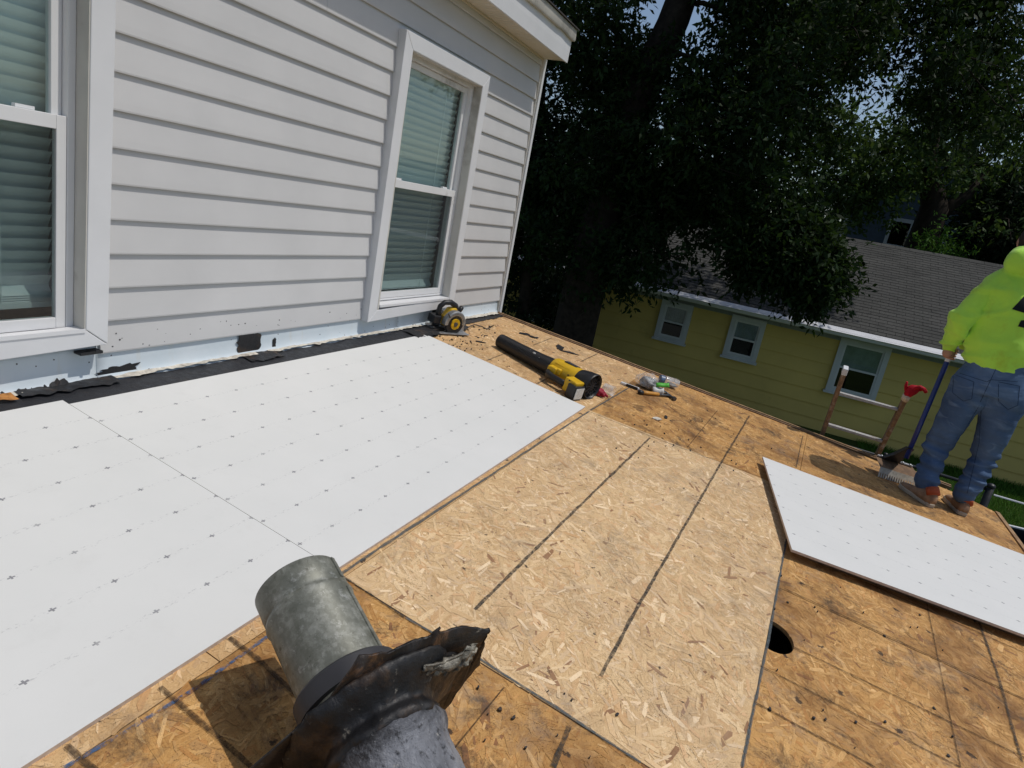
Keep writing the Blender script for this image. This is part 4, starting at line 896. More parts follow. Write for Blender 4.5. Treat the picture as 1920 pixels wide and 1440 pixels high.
mb = MB(); vs = []
zones = [((840, 640), (905, 660), 34), ((1110, 790), (1330, 860), 22), ((1180, 740), (1400, 840), 14), ((930, 630), (1030, 690), 16), ((1440, 1060), (1900, 1420), 30), ((840, 1290), (1180, 1430), 12), ((1340, 840), (1480, 900), 10), ((0, 770), (120, 820), 30), ((820, 612), (930, 640), 40)]
for (x0, y0), (x1, y1), cnt in zones:
    for i in range(cnt):
        p = DL((random.uniform(x0, x1), random.uniform(y0, y1))); r_ = random.uniform(.002, .008) * (1 if cnt != 40 else 1.6); a = random.uniform(0, 6.3); h_ = .001 + random.uniform(0, .004)
        if 0 < p.x < L8 and -W4 < p.y < 0.0: continue
        b = [(p.x + r_ * k_ * math.cos(a + t), p.y + r_ * .6 * k_ * math.sin(a + t)) for t, k_ in ((0, 1.4), (1.3, .8), (2.6, 1.2), (3.7, .9), (5, 1.1))]
        n = 5; v0 = [(q[0], q[1], H + .0030) for q in b] + [(q[0], q[1], H + .0048 + h_) for q in b]
        mb.add(v0, [tuple(range(n, 2 * n))] + [(i_, (i_ + 1) % n, n + (i_ + 1) % n, n + i_) for i_ in range(n)])
o = mb.build('roofing_crumbs', 'tar'); o.matrix_world = ROOF; tag(o, 'black crumbs of old roofing strewn over the OSB', 'debris', kind='stuff')

# ------------------------------------------------------------------ ladder against the rake edge, red glove on its rail
LX = 4.40; LB = -2.75
a0, a1 = WX((1538, 826), LX), WX((1586, 690), LX - .13); b0_, b1_ = WX((1640, 866), LX + .04), WX((1700, 742), LX - .10)
def ext(p, q, z): t = (z - p.z) / (q.z - p.z); return p + (q - p) * t
lad = empty('ladder', 'worn wooden ladder with grey rungs sticking up past the roof edge', 'ladder')
railp = []
for p, q, nm in ((a0, a1, 0), (b0_, b1_, 1)):
    foot = ext(p, q, LB); foot = Vector((foot.x + .15, foot.y, LB)); mb = MB(); d = (q - foot).normalized(); side = Vector((0, 1, 0)); fr = d.cross(side).normalized(); side = fr.cross(d)
    L_ = (q - foot).length; M_ = Matrix(((fr.x, side.x, d.x, foot.x), (fr.y, side.y, d.y, foot.y), (fr.z, side.z, d.z, foot.z), (0, 0, 0, 1)))
    mb.box((-.036, -.0155, 0), (.036, .0155, L_ - (.05 if nm == 0 else 0)), M_); mb.build('rail', 'ladder_wood', lad, bevel=.004)
    if nm == 0: mb = MB(); mb.box((-.040, -.019, L_ - .052), (.040, .019, L_ + .006), M_); mb.build('end_cap', 'cap_white', lad, bevel=.006)
    railp.append((foot, q))
def rail_at(i, z): f, q = railp[i]; return f + (q - f) * ((z - f.z) / (q.z - f.z))
zl0 = WX((1572, 737), LX - .09).z; zr0 = WX((1684, 768), LX - .07).z; zl1 = WX((1551, 797), LX - .04).z; zr1 = WX((1655, 829), LX - .02).z
for k in range(10):
    za = zl0 + (zl1 - zl0) * k; zb_ = zr0 + (zr1 - zr0) * k
    if min(za, zb_) < LB + .1: break
    p, q = rail_at(0, za), rail_at(1, zb_); mb = MB(); d = (q - p).normalized(); fr = Vector((1, 0, 0)); up = d.cross(fr).normalized() * -1; fr = d.cross(up)
    if up.z < 0: up = -up
    M_ = Matrix(((d.x, fr.x, up.x, p.x), (d.y, fr.y, up.y, p.y), (d.z, fr.z, up.z, p.z), (0, 0, 0, 1))); ln = (q - p).length
    mb.box((.0165, -.030, -.010), (ln - .0165, .030, .010), M_); mb.build('rung', 'rung', lad, bevel=.003)
top = railp[1][1]; dr = (railp[1][1] - railp[1][0]).normalized()
side = Vector((0, -1, 0)); fr = side.cross(dr).normalized(); side = dr.cross(fr)
MG = Matrix(((side.x, fr.x, dr.x, top.x), (side.y, fr.y, dr.y, top.y), (side.z, fr.z, dr.z, top.z), (0, 0, 0, 1))) @ Matrix.Translation((0, 0, .0))
glv = empty('rubber_glove', 'red work glove with beige cuff pulled over the ladder rail', 'glove', MG)
def ring(c, a, b, n=14, sx=Vector((1, 0, 0)), sy=Vector((0, 1, 0))): return [Vector(c) + sx * a * math.cos(2 * math.pi * j / n) + sy * b * math.sin(2 * math.pi * j / n) for j in range(n)]
mb = MB(); mb.loft([ring((0, 0, -.035), .027, .047), ring((0, 0, -.01), .028, .048), ring((.003, 0, .018), .026, .046)]); mb.build('cuff', 'cuff', glv, smooth=True)
mb = MB(); mb.loft([ring((.003, 0, .012), .028, .046), ring((.012, 0, .04), .040, .045), ring((.022, 0, .072), .045, .036), ring((.03, 0, .092), .036, .024), ring((.034, 0, .10), .015, .012)]); mb.build('palm', 'red', glv, smooth=True)
for p, r_ in (([(-.018, 0, .04), (-.034, -.002, .075), (-.040, 0, .110)], [.014, .012, .008]), ([(.025, .02, .08), (.045, .024, .108), (.072, .02, .102), (.092, .015, .082)], [.014, .013, .012, .008]),
              ([(.032, .005, .082), (.055, .006, .104), (.088, .004, .094), (.112, .0, .072)], [.014, .013, .012, .008]), ([(.038, -.012, .074), (.062, -.014, .090), (.092, -.014, .078), (.110, -.014, .060)], [.014, .012, .011, .008]), ([(.040, -.024, .064), (.062, -.028, .074), (.080, -.028, .060)], [.012, .011, .008])):
    mb = MB(); mb.tube(p, r_, 10); mb.build('finger', 'red', glv, smooth=True)

# ------------------------------------------------------------------ the worker
PX = 3.74
per_foot = Vector((3.74, -3.52, on_deck((1775, 955))[2]))
def remeshed(mb, name, mat, parent, voxel=.012, smooth_it=6, disp=None, local=None):
    me = mb.mesh(name); o = bpy.data.objects.new(name, me); COL.objects.link(o)
    r_ = o.modifiers.new('r', 'REMESH'); r_.mode = 'VOXEL'; r_.voxel_size = voxel
    s = o.modifiers.new('s', 'SMOOTH'); s.iterations = smooth_it; s.factor = .5
    dg = bpy.context.evaluated_depsgraph_get(); ev = o.evaluated_get(dg); nm = bpy.data.meshes.new_from_object(ev)
    bpy.data.objects.remove(o); bpy.data.meshes.remove(me)
    if disp:
        nm.update(); nv = len(nm.vertices); nor = [v.normal.copy() for v in nm.vertices]
        for v, q in zip(nm.vertices, nor): v.co += q * disp(v.co)
    nm.materials.clear(); nm.materials.append(MAT[mat]); nm.name = name
    nm.polygons.foreach_set('use_smooth', [True] * len(nm.polygons)); nm.update()
    ob = bpy.data.objects.new(name, nm); COL.objects.link(ob)
    if parent: ob.parent = parent; ob.matrix_parent_inverse = parent.matrix_world.inverted()
    return ob
def capsule(mb, pts, rad, n=16, sq=None):
    mb.tube(pts, rad, n, True, sq); mb.ball(pts[0], rad[0] * .98, n=12, m_=8); mb.ball(pts[-1], rad[-1] * .98, n=12, m_=8)
hipL, hipR = WX((1822, 725), PX + .03), WX((1886, 742), PX + .03)
kneeL, kneeR = WX((1756, 838), PX + .10), WX((1844, 862), PX + .12)
ankL, ankR = WX((1735, 918), PX - .02), WX((1807, 940), PX + .04)
pel = (hipL + hipR) / 2 + Vector((0, 0, .10))
chest = WX((1900, 560), PX + .08); neck = WX((1918, 502), PX + .12); head_c = neck + Vector((.10, -.03, .16))
shL, shR = WX((1862, 538), PX + .08), WX((1862, 538), PX + .08) + Vector((.02, -.36, -.01))
elL, wrL = WX((1799, 604), PX + .02), WX((1781, 652), PX + .16)
elR = shR + Vector((.11, -.03, -.27)); wrR = wrL + Vector((.14, -.10, .04))
body = MB()
for hp_, kn_, an_ in ((hipL, kneeL, ankL), (hipR, kneeR, ankR)): capsule(body, [hp_, kn_, an_], [.085, .058, .042])
capsule(body, [pel, (pel + chest) / 2, chest, neck - Vector((.02, 0, .03))], [.13, .125, .14, .06]); capsule(body, [neck, head_c - Vector((.02, 0, .08))], [.055, .055])
body.ball(head_c, .105, (1.05, .80, 1.18), 16, 12)
body.ball(head_c + Vector((.105, 0, -.01)), .018, (1, .8, 1.4)); body.ball(head_c + Vector((0, .086, 0)), .022, (.7, .4, 1.2)); body.ball(head_c + Vector((0, -.086, 0)), .022, (.7, .4, 1.2)); body.ball(head_c + Vector((.085, 0, -.075)), .03, (.8, 1.1, .8))
for a, b, c in ((shL, elL, wrL), (shR, elR, wrR)): capsule(body, [a, b, c], [.055, .043, .030])
person = remeshed(body, 'person', 'skin', None, .011, 3)
tag(person, 'person in a lime hooded sweatshirt and blue jeans pushing a roofing scraper', 'person')
# jeans
j = MB()
def limb(mb, pts, rad, n=20): capsule(mb, pts, rad, n)
mid = lambda a, b, t: a + (b - a) * t
cuffL, cuffR = WX((1736, 906), PX - .03), WX((1808, 926), PX + .03)
limb(j, [hipL + Vector((0, 0, .03)), mid(hipL, kneeL, .45), kneeL, mid(kneeL, cuffL, .5), cuffL], [.130, .104, .080, .077, .074]); limb(j, [hipR + Vector((0, 0, .03)), mid(hipR, kneeR, .45), kneeR, mid(kneeR, cuffR, .5), cuffR], [.132, .106, .083, .078, .074])
W_ = (hipL - hipR).normalized()
def hring(c, a, b, n=24): return [c + Vector((b * math.cos(2 * math.pi * q / n), a * math.sin(2 * math.pi * q / n), 0)) for q in range(n)]
j.loft([hring(pel + Vector((0, 0, z)), a, b) for z, a, b in ((-.12, .185, .14), (-.05, .195, .150), (.05, .188, .140), (.13, .178, .128))])
def jd(co):
    z = co.z; low = max(0, 1 - abs(z - (cuffL.z + .10)) / .17); kn = max(0, 1 - abs(z - kneeL.z) / .16); th = max(0, 1 - abs(z - hipL.z + .10) / .12)
    f = mnoise.noise(Vector((co.x * 5 + z * 8, co.y * 7 - z * 9, z * 26))) * (.015 * low + .008 * kn + .003) + .012 * mnoise.noise(Vector((co.x * 9 + z * 7, co.y * 9 - z * 6, z * 14))) * (kn + th + .4)
    f += .010 * math.sin(z * 85 + 5 * mnoise.noise(Vector((co.x * 4, co.y * 4, z * 3)))) * (low * .9 + kn * .45) * (.5 + mnoise.noise(Vector((co.x * 7, co.y * 7, z * 5))))
    return f
jeans = remeshed(j, 'jeans', 'denim', person, .010, 8, jd)
from mathutils.bvhtree import BVHTree
jb = BVHTree.FromPolygons([v.co for v in jeans.data.vertices], [p.vertices for p in jeans.data.polygons])
def seam(pxs, nm, r_=.0014, closed=False):         # stitched line following the cloth
    out = []; P_ = list(pxs) + ([pxs[0]] if closed else [])
    for p0, p1 in zip(P_[:-1], P_[1:]):
        for t_ in np.linspace(0, 1, 9)[:-1]:
            hit = jb.ray_cast(Vector(CAM), Vector(ray((p0[0] + (p1[0] - p0[0]) * t_, p0[1] + (p1[1] - p0[1]) * t_))))
            if hit[0] is not None: out.append(hit[0] + hit[1] * .0008)
    if len(out) > 3: mb = MB(); mb.tube(out, r_, 5); o = mb.build(nm, 'stitch', jeans, smooth=True)
seam([(1789, 702), (1826, 716), (1822, 748), (1806, 752), (1786, 736)], 'pocket_seam', closed=True)
seam([(1872, 716), (1912, 724), (1908, 760), (1890, 768), (1872, 752)], 'pocket_seam', closed=True)
seam([(1868, 690), (1852, 724), (1836, 758)], 'seat_seam'); seam([(1800, 700), (1850, 716), (1858, 712), (1915, 716)], 'yoke_seam')
seam([(1836, 760), (1812, 800), (1790, 860), (1772, 915)], 'inseam'); seam([(1840, 762), (1836, 830), (1822, 890), (1812, 930)], 'inseam')
# sweatshirt with hood
h = MB(); hemc = WX((1868, 690), PX + .05)
cx = lambda t: mid(hemc, chest, t)
rings = []
for t, a, b in ((-.02, .198, .160), (.10, .206, .168), (.35, .214, .168), (.7, .222, .160), (1.0, .222, .150), (1.28, .185, .130), (1.48, .10, .09)):
    c_ = cx(t) if t <= 1 else mid(chest, neck, (t - 1) * 1.9); rings.append(hring(c_, a, b))
h.loft(rings)
hs = MB(); limb(hs, [shL + Vector((0, -.03, .01)), mid(shL, elL, .5), elL, mid(elL, wrL, .55), wrL + Vector((0, 0, .01))], [.092, .090, .080, .066, .046]); limb(h, [shR, mid(shR, elR, .5), elR, mid(elR, wrR, .55), wrR], [.105, .098, .086, .072, .052])
h.ball(neck + Vector((-.075, 0, .03)), .105, (1.0, 1.35, .95), 18, 12); h.ball(neck + Vector((.0, 0, .06)), .10, (1.0, 1.15, .9), 18, 12)
def hd(co):
    z = co.z; d1 = (Vector((co.x, co.y, z)) - shL).length; arm = math.exp(-(((co - mid(shL, elL, .75)).length) / .18) ** 2); el = math.exp(-((co - mid(elL, wrL, .6)).length / .14) ** 2); hm = math.exp(-((z - hemc.z - .06) / .09) ** 2); ap = math.exp(-((co - (shL + Vector((-.05, -.10, -.06)))).length / .14) ** 2)
    a = mnoise.noise(Vector((co.x * 5, co.y * 8 + z * 5, z * 12))); b = mnoise.noise(Vector((co.x * 9, co.y * 14 - z * 10, z * 9 + 4))); c_ = mnoise.noise(Vector((co.x * 3, co.y * 30 + z * 16, z * 4)))
    rd = lambda v: max(0.0, 1 - abs(v) * 3.2)
    r1 = rd(mnoise.noise(Vector((co.x * 3, co.y * 5 + z * 3.2, z * 6)))); r2 = rd(mnoise.noise(Vector((co.x * 4 + 7, co.y * 7 - z * 5, z * 5)))); r3 = rd(mnoise.noise(Vector((co.x * 4, co.y * 3 + 9, z * 11))))
    return a * .006 + r1 * (.007 + .012 * arm + .010 * ap) + r2 * (.004 + .014 * ap + .010 * el) + r3 * (.013 * hm + .010 * el) + c_ * .010 * ap - .012
hood = remeshed(h, 'hooded_sweatshirt', 'hivis', person, .011, 7, hd)
slv = remeshed(hs, 'sleeve', 'hivis', None, .010, 6, hd); bm = bmesh.new(); bm.from_mesh(hood.data); bm.from_mesh(slv.data); bm.to_mesh(hood.data); bm.free(); bpy.data.objects.remove(slv)
# black print on the back, following the cloth
dg = bpy.context.evaluated_depsgraph_get(); dg.update()
def print_shape(pxs, name, grid=.012):
    """outline given on the photograph, laid on the cloth it is printed on"""
    from mathutils.bvhtree import BVHTree
    bvh = BVHTree.FromPolygons([v.co for v in hood.data.vertices], [p.vertices for p in hood.data.polygons])
    bm = bmesh.new(); vs = [bm.verts.new((a, b, 0)) for a, b in pxs]; f_ = bm.faces.new(vs); bmesh.ops.triangulate(bm, faces=[f_])
    for _ in range(4): bmesh.ops.subdivide_edges(bm, edges=[e for e in bm.edges if e.calc_length() > 9], cuts=1, use_grid_fill=True); bmesh.ops.triangulate(bm, faces=bm.faces[:])
    dead = []
    for v in bm.verts:
        d = Vector(ray((v.co.x, v.co.y))); hit = bvh.ray_cast(Vector(CAM), d)
        if hit[0] is None: dead.append(v)
        else: v.co = hit[0] + hit[1] * .0035
    bmesh.ops.delete(bm, geom=dead, context='VERTS')
    me = bpy.data.meshes.new(name); bm.to_mesh(me); bm.free(); o = bpy.data.objects.new(name, me); COL.objects.link(o); me.materials.append(MAT['print']); o.parent = hood; o.matrix_parent_inverse = hood.matrix_world.inverted()
    me.polygons.foreach_set('use_smooth', [True] * len(me.polygons)); return o
print_shape([(1897, 580), (1921, 554), (1946, 530), (1964, 534), (1962, 566), (1974, 568), (1972, 590), (1960, 588), (1958, 596), (1936, 592), (1937, 584), (1919, 586)], 'printed_numeral')
print_shape([(1908, 612), (1914, 601), (1940, 598), (1966, 603), (1964, 622), (1930, 617)], 'printed_numeral')
# hair under the hood, shoes
mb = MB(); mb.ball(head_c + Vector((-.012, 0, .02)), .108, (1.02, .82, 1.12), 16, 10); o = mb.build('hair', 'hair', person, smooth=True); o.matrix_parent_inverse = person.matrix_world.inverted()
def shoe(heel, toe, nm):
    d = (toe - heel); L_ = d.length; d.normalize(); up = Vector((0, -SS, CS)); sd = up.cross(d).normalized(); up = d.cross(sd)
    M_ = Matrix(((d.x, sd.x, up.x, heel.x), (d.y, sd.y, up.y, heel.y), (d.z, sd.z, up.z, heel.z), (0, 0, 0, 1)))
    prof = [(-.035, .026), (-.02, .034), (.05, .035), (.11, .037), (.17, .044), (.21, .040), (.24, .025), (.25, .010)]
    out = [(x, w) for x, w in prof] + [(x, -w) for x, w in prof[::-1]]
    mb = MB(); mb.prism(out, .0006, .032, lambda a, b, d_: M_ @ Vector((a, b, d_))); o = mb.build('shoe_sole', 'shoe_sole', person, bevel=.008); o.matrix_parent_inverse = person.matrix_world.inverted()
    rings = []
    for x, w, z in ((-.03, .028, .095), (.0, .034, .105), (.06, .035, .102), (.11, .035, .080), (.16, .040, .066), (.21, .035, .056), (.24, .016, .045)): rings.append([M_ @ Vector((x, w * math.cos(math.pi * q / 10) * (1 if True else 1), .026 + (z - .026) * math.sin(math.pi * q / 10) ** .7)) for q in range(11)])
    mb = MB(); mb.loft(rings); o = mb.build('shoe_upper', 'shoe_tan', person, smooth=True)
    o.matrix_parent_inverse = person.matrix_world.inverted(); mb = MB(); mb.tube([M_ @ Vector((-.005, 0, .085)), M_ @ Vector((.03, 0, .125))], [.042, .040], 14); o = mb.build('shoe_collar', 'shoe_red', person, smooth=True); o.matrix_parent_inverse = person.matrix_world.inverted()
hl_, hr_ = Vector(on_deck((1738, 949))), Vector(on_deck((1800, 966)))
shoe(hl_ + Vector((.01, 0, 0)), hl_ + Vector((.22, .17, .0)) + Vector((0, 0, .17 * SS)), 0); shoe(hr_ + Vector((.02, .0, 0)), hr_ + Vector((.26, .05, 0)) + Vector((0, 0, .05 * SS)), 1)

# ------------------------------------------------------------------ roofing scraper held by the worker
s0, s1 = Vector(on_deck((1652, 897))), Vector(on_deck((1712, 916)))
bd = (s1 - s0).normalized(); bc = (s0 + s1) / 2
grip = wrL + Vector((.02, -.02, -.04)); sock = WX((1702, 852), bc.x - .05)
pole_d = (grip - sock).normalized(); pole_top = grip + pole_d * .18
scr = empty('roofing_scraper', 'blue-handled tear-off scraper with toothed steel blade in the worker\'s hands', 'scraper')
mb = MB(); mb.tube([sock - pole_d * .03, sock + pole_d * .3, grip, pole_top], [.0165, .0165, .0165, .0165], 12); mb.build('handle', 'blue_pole', scr, smooth=True)
mb = MB(); mb.tube([grip - pole_d * .06, grip - pole_d * .02], .0172, 12); mb.build('worn_band', 'cap_white', scr, smooth=True)
fw = Vector((0, 0, 1)).cross(bd).normalized(); fw = fw if fw.x < 0 else -fw      # towards the camera side
up = Vector((0, -SS, CS)); bk = -fw
HW = .155; lift = up * .006
bt, tt = bc + lift, bc + up * .095 + bk * .035
nT = 17; pts = []
for i in range(nT):
    t = -HW + 2 * HW * i / nT; w = 2 * HW / nT; pts += [(t, .0), (t + w * .55, .0), (t + w * .58, .034), (t + w * .97, .034)]
pts = pts + [(HW, 0), (HW, .075), (-HW, .075)]
bup = (tt - bt).normalized(); bnm = bd.cross(bup).normalized()
mb = MB(); mb.prism(pts, -.0015, .0015, lambda a, b, d: bt + bd * a + bup * b + bnm * d); mb.build('toothed_blade', 'blade_tan', scr)
for i in range(nT):
    pass
a_ = bt + bup * .070; mb = MB()
mb.loft([[a_ - bd * HW, a_ + bd * HW, a_ + bd * HW + bup * .004, a_ - bd * HW + bup * .004], [a_ - bd * HW + bup * .03 + bk * .06, a_ + bd * HW + bup * .03 + bk * .06, a_ + bd * HW + bup * .034 + bk * .06, a_ - bd * HW + bup * .034 + bk * .06], [a_ - bd * HW * .96 + bup * .05 + bk * .115, a_ + bd * HW * .96 + bup * .05 + bk * .115, a_ + bd * HW * .96 + bup * .054 + bk * .115, a_ - bd * HW * .96 + bup * .054 + bk * .115]]); mb.build('blade_plate', 'wood_old', scr, bevel=.002)
b_ = a_ + bup * .05 + bk * .10
mb = MB(); mb.tube([b_ - bd * HW * .9 + up * .008, b_ + bd * HW * .9 + up * .008], .008, 8); mb.build('hinge_bar', 'steel', scr)
for q in (-.11, -.03, .06, .12): mb = MB(); mb.ball(b_ + bd * q + up * .014, .011, (1, 1, .7), 8, 5); mb.build('bolt', 'steel', scr, smooth=True)
side2 = bd; k0_, k1_ = b_ - bd * .105, b_ + bd * .03
tip_ = sock + pole_d * .05; wdt = .022
mb = MB(); mb.loft([[k0_ + fw * .02, k1_ + fw * .02, k1_ + bk * .02, k0_ + bk * .02], [mid(k0_, tip_, .45) + fw * .025, mid(k1_, tip_, .5) + fw * .025, mid(k1_, tip_, .5) + bk * .02, mid(k0_, tip_, .45) + bk * .02], [tip_ - bd * wdt + fw * .022, tip_ + bd * wdt + fw * .022, tip_ + bd * wdt + bk * .022, tip_ - bd * wdt + bk * .022]]); mb.build('socket', 'black', scr, bevel=.004)
# hands closed on the pole (parts of the worker)
def fist(c, ax_, out, nm):
    ax_ = ax_.normalized(); out = (out - ax_ * out.dot(ax_)).normalized(); sd = ax_.cross(out); mb = MB()
    mb.ball(c + out * .030, .040, (1, .9, 1), 12, 8)
    for i in range(4):
        o_ = ax_ * (.030 - .020 * i); r_ = [.0105, .0100, .0095, .0075]; rr = .026; pts = [c + o_ + (out * math.cos(t) + sd * math.sin(t)) * (rr + .004) for t in (R(20), R(75), R(130), R(185), R(225))]
        mb.tube(pts, r_ + [.006], 8); mb.ball(pts[-1], .007, n=8, m_=5)
    pts = [c + ax_ * .028 + (out * math.cos(t) - sd * math.sin(t)) * .030 + ax_ * .012 * k for k, t in enumerate((R(15), R(60), R(110), R(140)))]; mb.tube(pts, [.013, .012, .010, .008], 8)
    me2 = mb.mesh('hand', True); bm = bmesh.new(); bm.from_mesh(person.data); bm.from_mesh(me2); bm.to_mesh(person.data); bm.free(); bpy.data.meshes.remove(me2)   # hands belong to the body
fist(grip, pole_d, (wrL - grip), 0); fist(grip + pole_d * .12, pole_d, Vector((.1, -1, .2)), 1)

# ------------------------------------------------------------------ yellow neighbour house
nb = empty('yellow_house', 'low yellow clapboard house with grey shingle roof across the yard', 'house')
D = 13.0; NY0, NY1 = 7.0, -12.0; EZ = -.33; EXO = 12.52
zb = -2.36; exn = .281
k = 0; z = zb
while z < EZ - .02:
    z1 = min(z + exn, EZ - .005); n = 12; rings = []
    for i in range(n + 1):
        y = NY0 + (NY1 - NY0) * i / n; w = .003 * mnoise.noise(Vector((y, k, 0))); rings.append([(D - .028 + w, y, z), (D - .029 + w, y, z + .012), (D - .005 + w, y, z1), (D + .02, y, z1), (D + .02, y, z + .002), (D - .010, y, z + .001)])
    mb = MB(); mb.loft(rings); mb.build('siding_course', 'gold', nb); z = z1; k += 1
mb = MB(); mb.box((D + .021, NY1, zb), (D + 7.0, NY0, EZ)); mb.build('wall_core', 'foundation', nb)
mb = MB(); mb.box((D + .012, NY1 + .02, -2.75), (D + 6.9, NY0 - .02, zb - .001)); mb.build('foundation', 'foundation', nb)
mb = MB(); mb.box((EXO + .03, NY1 - .2, EZ - .001), (D + .06, NY0 + .2, EZ + .018)); mb.build('soffit', 'fasciagrey', nb)
mb = MB(); mb.box((D - .045, NY1, EZ - .11), (D - .016, NY0, EZ - .002)); mb.build('frieze_board', 'fasciagrey', nb)
mb = MB(); mb.box((EXO + .001, NY1 - .2, EZ + .0), (EXO + .028, NY0 + .2, EZ + .14)); mb.build('fascia', 'fasciagrey', nb)
ring_ = [(0, .13), (-.012, .135), (-.09, .128), (-.098, .118), (-.095, .105), (-.075, .04), (-.05, .025), (0, .025), (0, .035), (-.045, .036), (-.065, .05), (-.083, .112), (-.003, .120)]
mb = MB(); mb.prism(ring_, NY1 - .2, NY0 + .2, lambda a, b, d: (EXO + a, d, EZ + b - .01)); mb.build('gutter', 'gutter', nb)
# shingle roof: stepped courses up to the ridge
RX = 16.6; RZ = WX((1700, 466), RX).z; e_x, e_z = EXO - .03, EZ + .125
dx, dz = RX - e_x, RZ - e_z; Ls = math.hypot(dx, dz); nc = int(Ls / .125); pit = math.atan2(dz, dx)
MR = Matrix.Translation((e_x, 0, e_z)) @ Matrix.Rotation(-pit, 4, 'Y')
mb = MB()
for i in range(nc):
    x0 = i * .125; y = NY1 - .25
    off = .1525 if i % 2 else 0; ys = list(np.arange(NY1 - .25 - off, NY0 + .25, .305))
    for a in ys:
        b = min(a + .298, NY0 + .25); a = max(a, NY1 - .25); l = random.uniform(-.003, .003); t = .006 + random.uniform(0, .003)
        if b - a < .02: continue
        mb.add([(x0 + l, a, t), (x0 + .15, a, 0), (x0 + .15, b, 0), (x0 + l, b, t), (x0 + l, a, -.002), (x0 + l, b, -.002)], [(0, 1, 2, 3), (4, 0, 3, 5)])
o = mb.build('shingle_courses', 'shingle', nb); o.matrix_world = MR; o['kind'] = 'stuff'
mb = MB(); mb.box((-.105, NY1 - .25, .010), (.085, NY0 + .25, .0135)); o = mb.build('drip_edge', 'gutter', nb); o.matrix_world = MR
mb = MB(); mb.box((-.01, NY1 - .25, -.03), (Ls + .02, NY0 + .25, -.003)); o = mb.build('roof_deck', 'darkroof', nb); o.matrix_world = MR
mb = MB(); mb.add([(RX, NY1 - .25, RZ - .005), (RX, NY0 + .25, RZ - .005), (RX + 4.1, NY0 + .25, RZ - 1.9), (RX + 4.1, NY1 - .25, RZ - 1.9)], [(0, 1, 2, 3)]); mb.build('rear_slope', 'darkroof', nb)
for y in np.arange(NY1, NY0, .30):
    mb = MB(); mb.add([(RX - .14, y, RZ - .14 * math.tan(pit) + .012), (RX, y, RZ + .016), (RX + .14, y, RZ - .06), (RX - .14, y + .295, RZ - .14 * math.tan(pit) + .012), (RX, y + .295, RZ + .018), (RX + .14, y + .295, RZ - .06)], [(0, 3, 4, 1), (1, 4, 5, 2)]); mb.build('ridge_cap', 'shingle', nb)
for y in (NY0 - .01, NY1 + .01):
    mb = MB(); mb.prism([(EXO + .05, EZ + .02), (RX, RZ - .04), (RX + 3.9, EZ + .02)], y - .01, y + .01, lambda a, b, d: (a, d, b)); mb.build('gable', 'gold', nb)
def small_window(ya, yb, za, zb_, label, curtain):
    w = bpy.data.objects.new('window', None); COL.objects.link(w); w.parent = nb
    x = D - .100; c = .095
    def fr(a, b, zz0, zz1, cw, x0, x1, nm, mat, bot=None):
        mb = MB(); bt_ = bot or cw
        mb.box((x0, b, zz0), (x1, b + cw, zz1)).box((x0, a - cw, zz0), (x1, a, zz1)).box((x0, b + cw, zz0), (x1, a - cw, zz0 + bt_)).box((x0, b + cw, zz1 - cw), (x1, a - cw, zz1)); return mb.build(nm, mat, w)
    fr(ya, yb, za, zb_, c, x, D - .012, 'casing', 'greytrim', .07)
    mb = MB(); mb.box((x - .03, yb - .03, za - .045), (D - .014, ya + .03, za - .001)); mb.build('sill', 'greytrim', w)
    a, b = ya - c - .001, yb + c + .001; z0, z1 = za + .071, zb_ - c - .001; m_ = z0 + (z1 - z0) * .48
    fr(a, b, m_ - .018, z1, .035, D - .067, D - .049, 'upper_sash', 'sash_grey'); fr(a, b, z0, m_ + .018, .035, D - .087, D - .068, 'lower_sash', 'sash_grey')
    mb = MB(); mb.box((D - .061, b + .034, m_ + .016), (D - .057, a - .034, z1 - .034)); mb.build('pane', 'glass', w)
    mb = MB(); mb.box((D - .081, b + .034, z0 + .034), (D - .077, a - .034, m_ - .016)); mb.build('pane', 'glass_dark', w)
    k = 24; vs = []
    for i in range(k + 1):
        y = b + .004 + (a - b - .008) * i / k; xx = D - .043 + .003 * math.sin(i * 1.9)
        vs += [(xx, y, m_ - .01), (xx, y, z1 - .004)]
    mb = MB(); mb.add(vs, [(2 * i, 2 * i + 2, 2 * i + 3, 2 * i + 1) for i in range(k)]); mb.build('curtain', 'curtain', w, smooth=True)
    mb = MB(); mb.box((D - .0385, b - .001, z0 - .001), (D - .033, a + .001, z1 + .001)); mb.build('dark_interior', 'room', w)
small_window(-3.17, -4.07, -1.44, -.36, 0, 1); small_window(-1.09, -1.77, -1.27, -.40, 0, 1); small_window(.385, -.285, -1.25, -.42, 0, 1)
small_window(3.5, 2.45, -1.55, -.37, 0, 1); small_window(-7.2, -8.1, -1.44, -.36, 0, 1)

